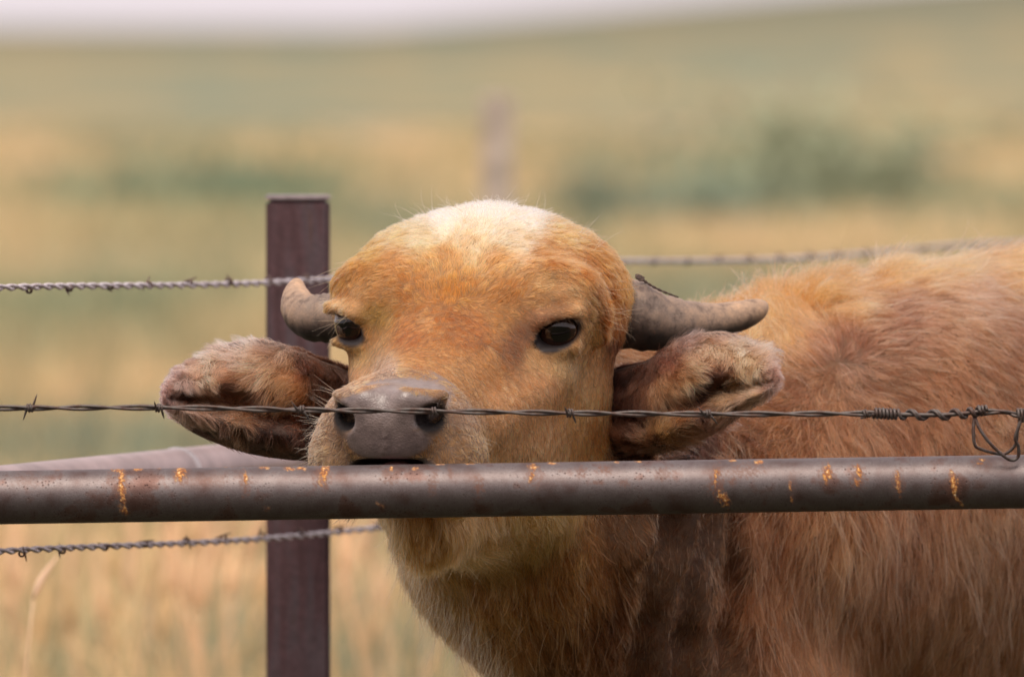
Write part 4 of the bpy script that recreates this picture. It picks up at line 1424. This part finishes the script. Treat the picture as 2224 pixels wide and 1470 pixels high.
def twist(path, period, hr, r, n_per=14, phase=0.0, seg=7):
    """two strands twisted round a path"""
    path = np.asarray(path, float)
    L = np.concatenate([[0], np.cumsum(np.linalg.norm(np.diff(path, axis=0), axis=1))])
    n = max(12, int(L[-1] / period * n_per))
    s = np.linspace(0, L[-1], n)
    p = np.column_stack([np.interp(s, L, path[:, k]) for k in range(3)])
    _, N, B = frames(p)
    out = []
    for k in (0, 1):
        a = s / period * 2 * math.pi + math.pi * k + phase + .35 * np.sin(s * 23)
        out.append(tube(p + hr * (np.cos(a)[:, None] * N + np.sin(a)[:, None] * B), r, seg))
    return out


def barb_mesh(r=.0012, core=.0034, span=.0135):
    """two turns round the strands (axis X) and two sharp ends"""
    th = np.linspace(0, 4 * math.pi, 44)
    q = np.column_stack([np.linspace(-.0026, .0026, 44), core * np.cos(th), core * np.sin(th)])
    parts = [tube(q, r, 7)]
    for sgn, pnt in ((-1, q[0]), (1, q[-1])):
        d = unit([sgn * .45, .25 * sgn, sgn * 1.0])
        e = np.array([pnt + d * span * u for u in (0, .35, .75, 1.0)])
        parts.append(tube(e, [r, r * .95, r * .6, r * .1], 7))
    return mesh_np('barb', *join(parts))


BARB = barb_mesh()
BARB.materials.append(DARKW)
BARBG = barb_mesh(.0010, .0030, .0095)
BARBG.materials.append(BARBW)
YW = -.030
fw = [(-1700, 900), (-900, 891), (0, 886), (65, 886), (345, 885), (655, 890), (945, 893), (1238, 897), (1538, 899), (1885, 898), (1900, 897)]
root_w = P(0, 886, YW)
wr_ = empty('barbed_wire', root_w)
tag(wr_, 'dark twisted barbed wire with a spliced knot strung in front of the buffalo\'s nose', 'barbed wire')
pw = smooth_poly([P(a, b, YW) for a, b in fw], 200)
parts = twist(pw, .108, .00165, .00155, 36, 1.1, 9)
obj('strand', mesh_np('strand', *[(a - root_w if i == 0 else a) for i, a in enumerate(join(parts))]), DARKW, wr_)
for k, (px, py, rx, flip) in enumerate(((65, 886, .3, 1), (345, 886, -.5, -1), (655, 890, -.6, -1), (945, 893, .9, 1), (1238, 897, -.4, -1), (1538, 899, -.7, -1), (1878, 899, -1.0, -1))):
    o = obj('barb', BARB, None, wr_)
    o.location = Vector(P(px, py, YW) - root_w)
    o.rotation_euler = (rx + rng.uniform(-.3, .3), rng.uniform(-.15, .15), rng.uniform(-.25, .25) + (math.pi if flip < 0 else 0))
# splice: a tight coil, then long turns round the core, then the two wires go on
core = smooth_poly([P(a, b, YW) for a, b in ((1896, 897), (1960, 900), (2040, 901), (2100, 897), (2130, 893))], 160)
parts = [tube(core, .0021, 9)]
L = np.concatenate([[0], np.cumsum(np.linalg.norm(np.diff(core, axis=0), axis=1))])
_, N, B = frames(core)
pxs = np.linspace(1896, 2130, 160)
turns = np.interp(pxs, [1896, 1948, 1985, 2118, 2130], [0, 7.0, 8.2, 11.6, 11.9])
fine = np.linspace(0, 159, 900)
ci = lambda A: np.column_stack([np.interp(fine, np.arange(160), A[:, k]) for k in range(3)])
tf = np.interp(fine, np.arange(160), turns) * 2 * math.pi
parts.append(tube(ci(core) + .0042 * (np.cos(tf)[:, None] * ci(N) + np.sin(tf)[:, None] * ci(B)), .00165, 8))
tf2 = tf + .75
sel = fine > 40
parts.append(tube((ci(core) + .0042 * (np.cos(tf2)[:, None] * ci(N) + np.sin(tf2)[:, None] * ci(B)))[sel], .0016, 8))
v, f = join(parts)
obj('splice', mesh_np('splice', v - root_w, f), DARKW, wr_)
parts = []
for seq in ([(2122, 896), (2140, 891), (2180, 893), (2212, 898), (2300, 904), (2700, 910), (4800, 905)], [(2112, 902), (2135, 900), (2165, 896), (2190, 897), (2216, 905), (2320, 910), (2720, 916), (4800, 911)]):
    parts.append(tube(smooth_poly([P(a, b, YW + .004 * (k % 2)) for k, (a, b) in enumerate(seq)], 60), .0016, 8))
th = np.linspace(0, 5 * math.pi, 60)
kk = P(2133, 890, YW)
parts.append(tube(np.column_stack([kk[0] + np.linspace(-.0045, .0045, 60), kk[1] + .0038 * np.cos(th), kk[2] + .0038 * np.sin(th)]), .0014, 7))
kk = P(2218, 902, YW)
parts.append(tube(np.column_stack([kk[0] + np.linspace(-.004, .004, 60), kk[1] + .005 * np.cos(th), kk[2] + .0058 * np.sin(th)]), .0015, 7))
v, f = join(parts)
obj('strand', mesh_np('strand', v - root_w, f), DARKW, wr_)
loops = []
for seq in ([(2116, 905), (2114, 935), (2117, 965), (2130, 975), (2165, 985), (2185, 984), (2205, 966), (2210, 935), (2219, 905)],
            [(2117, 906), (2128, 932), (2150, 962), (2180, 990), (2198, 999), (2211, 992), (2212, 970), (2205, 952), (2214, 922), (2221, 903)]):
    loops.append(tube(smooth_poly([P(a, b, YW - .004 * math.sin(k)) for k, (a, b) in enumerate(seq)], 90), .00165, 8))
v, f = join(loops)
obj('tie_loop', mesh_np('tie_loop', v - root_w, f), DARKW, wr_)


def side_wire(ra, rb, label):
    """wire along the side fence; ra, rb: rows where it passes px 0 and px 650"""
    za = P(0, ra, .56)[2]; zb = P(650, rb, 1.47)[2]
    pa = FL(-.004, za - (zb - za) * .6, -.02); pb = FL(-.004, zb + (zb - za) * 3.2, 5.6)
    n = 80
    yy_ = np.linspace(0, 1, n)
    pth = pa[None] * (1 - yy_)[:, None] + pb[None] * yy_[:, None]
    pth[:, 2] += .004 * np.sin(yy_ * 19)
    root = empty('barbed_wire', pa)
    tag(root, label, 'barbed wire', 'galvanised wires of the side fence')
    v, f = join(twist(pth, .070, .0020, .00185, 16, 0, 7))
    obj('strand', mesh_np('strand', v - pa, f), GALVW, root)
    d = pb - pa; LL = np.linalg.norm(d); d = d / LL
    az = math.atan2(d[1], d[0])
    s = .05
    while s < LL:
        o = obj('barb', BARBG, None, root)
        o.location = Vector(d * s)
        o.rotation_euler = (rng.uniform(0, 6.28), 0, az + rng.uniform(-.2, .2))
        s += .128 + rng.uniform(-.008, .008)


side_wire(634, 607, 'upper pale galvanised barbed wire, crossing the post near the left horn')
side_wire(1209, 1167, 'lower pale galvanised barbed wire, below the pipe rail at the left')

# ---- a dark twisted twig lying on the root of the right horn
tw = []
base = [P(a, b, .452) for a, b in ((1474, 646), (1450, 637), (1425, 626), (1405, 614), (1392, 604))]
pth = smooth_poly(base, 60)
_, N, B = frames(pth)
for k in (0, 1):
    a = np.linspace(0, 26, 60) + math.pi * k
    tw.append(tube(pth + .0007 * (np.cos(a)[:, None] * N + np.sin(a)[:, None] * B), np.linspace(.0005, .0010, 60), 6))
for c_, r_ in (((1391, 604), .0024), ((1386, 601), .0020)):
    th = np.linspace(0, 4.2 * math.pi, 46)
    kk = P(c_[0], c_[1], .440)
    tw.append(tube(np.column_stack([kk[0] + np.linspace(-.002, .002, 46) + r_ * .6 * np.cos(th), kk[1] + r_ * np.sin(th) * .6, kk[2] + r_ * np.sin(th)]), .0010, 6))
v, f = join(tw)
o0 = v.mean(0)
o = obj('twig', mesh_np('twig', v - o0, f), simple_mat('dark_twig', (.075, .048, .040), .8, var=.3, scale=400))
o.location = o0
tag(o, 'thin dark twisted twig lying along the root of the right horn', 'twig')
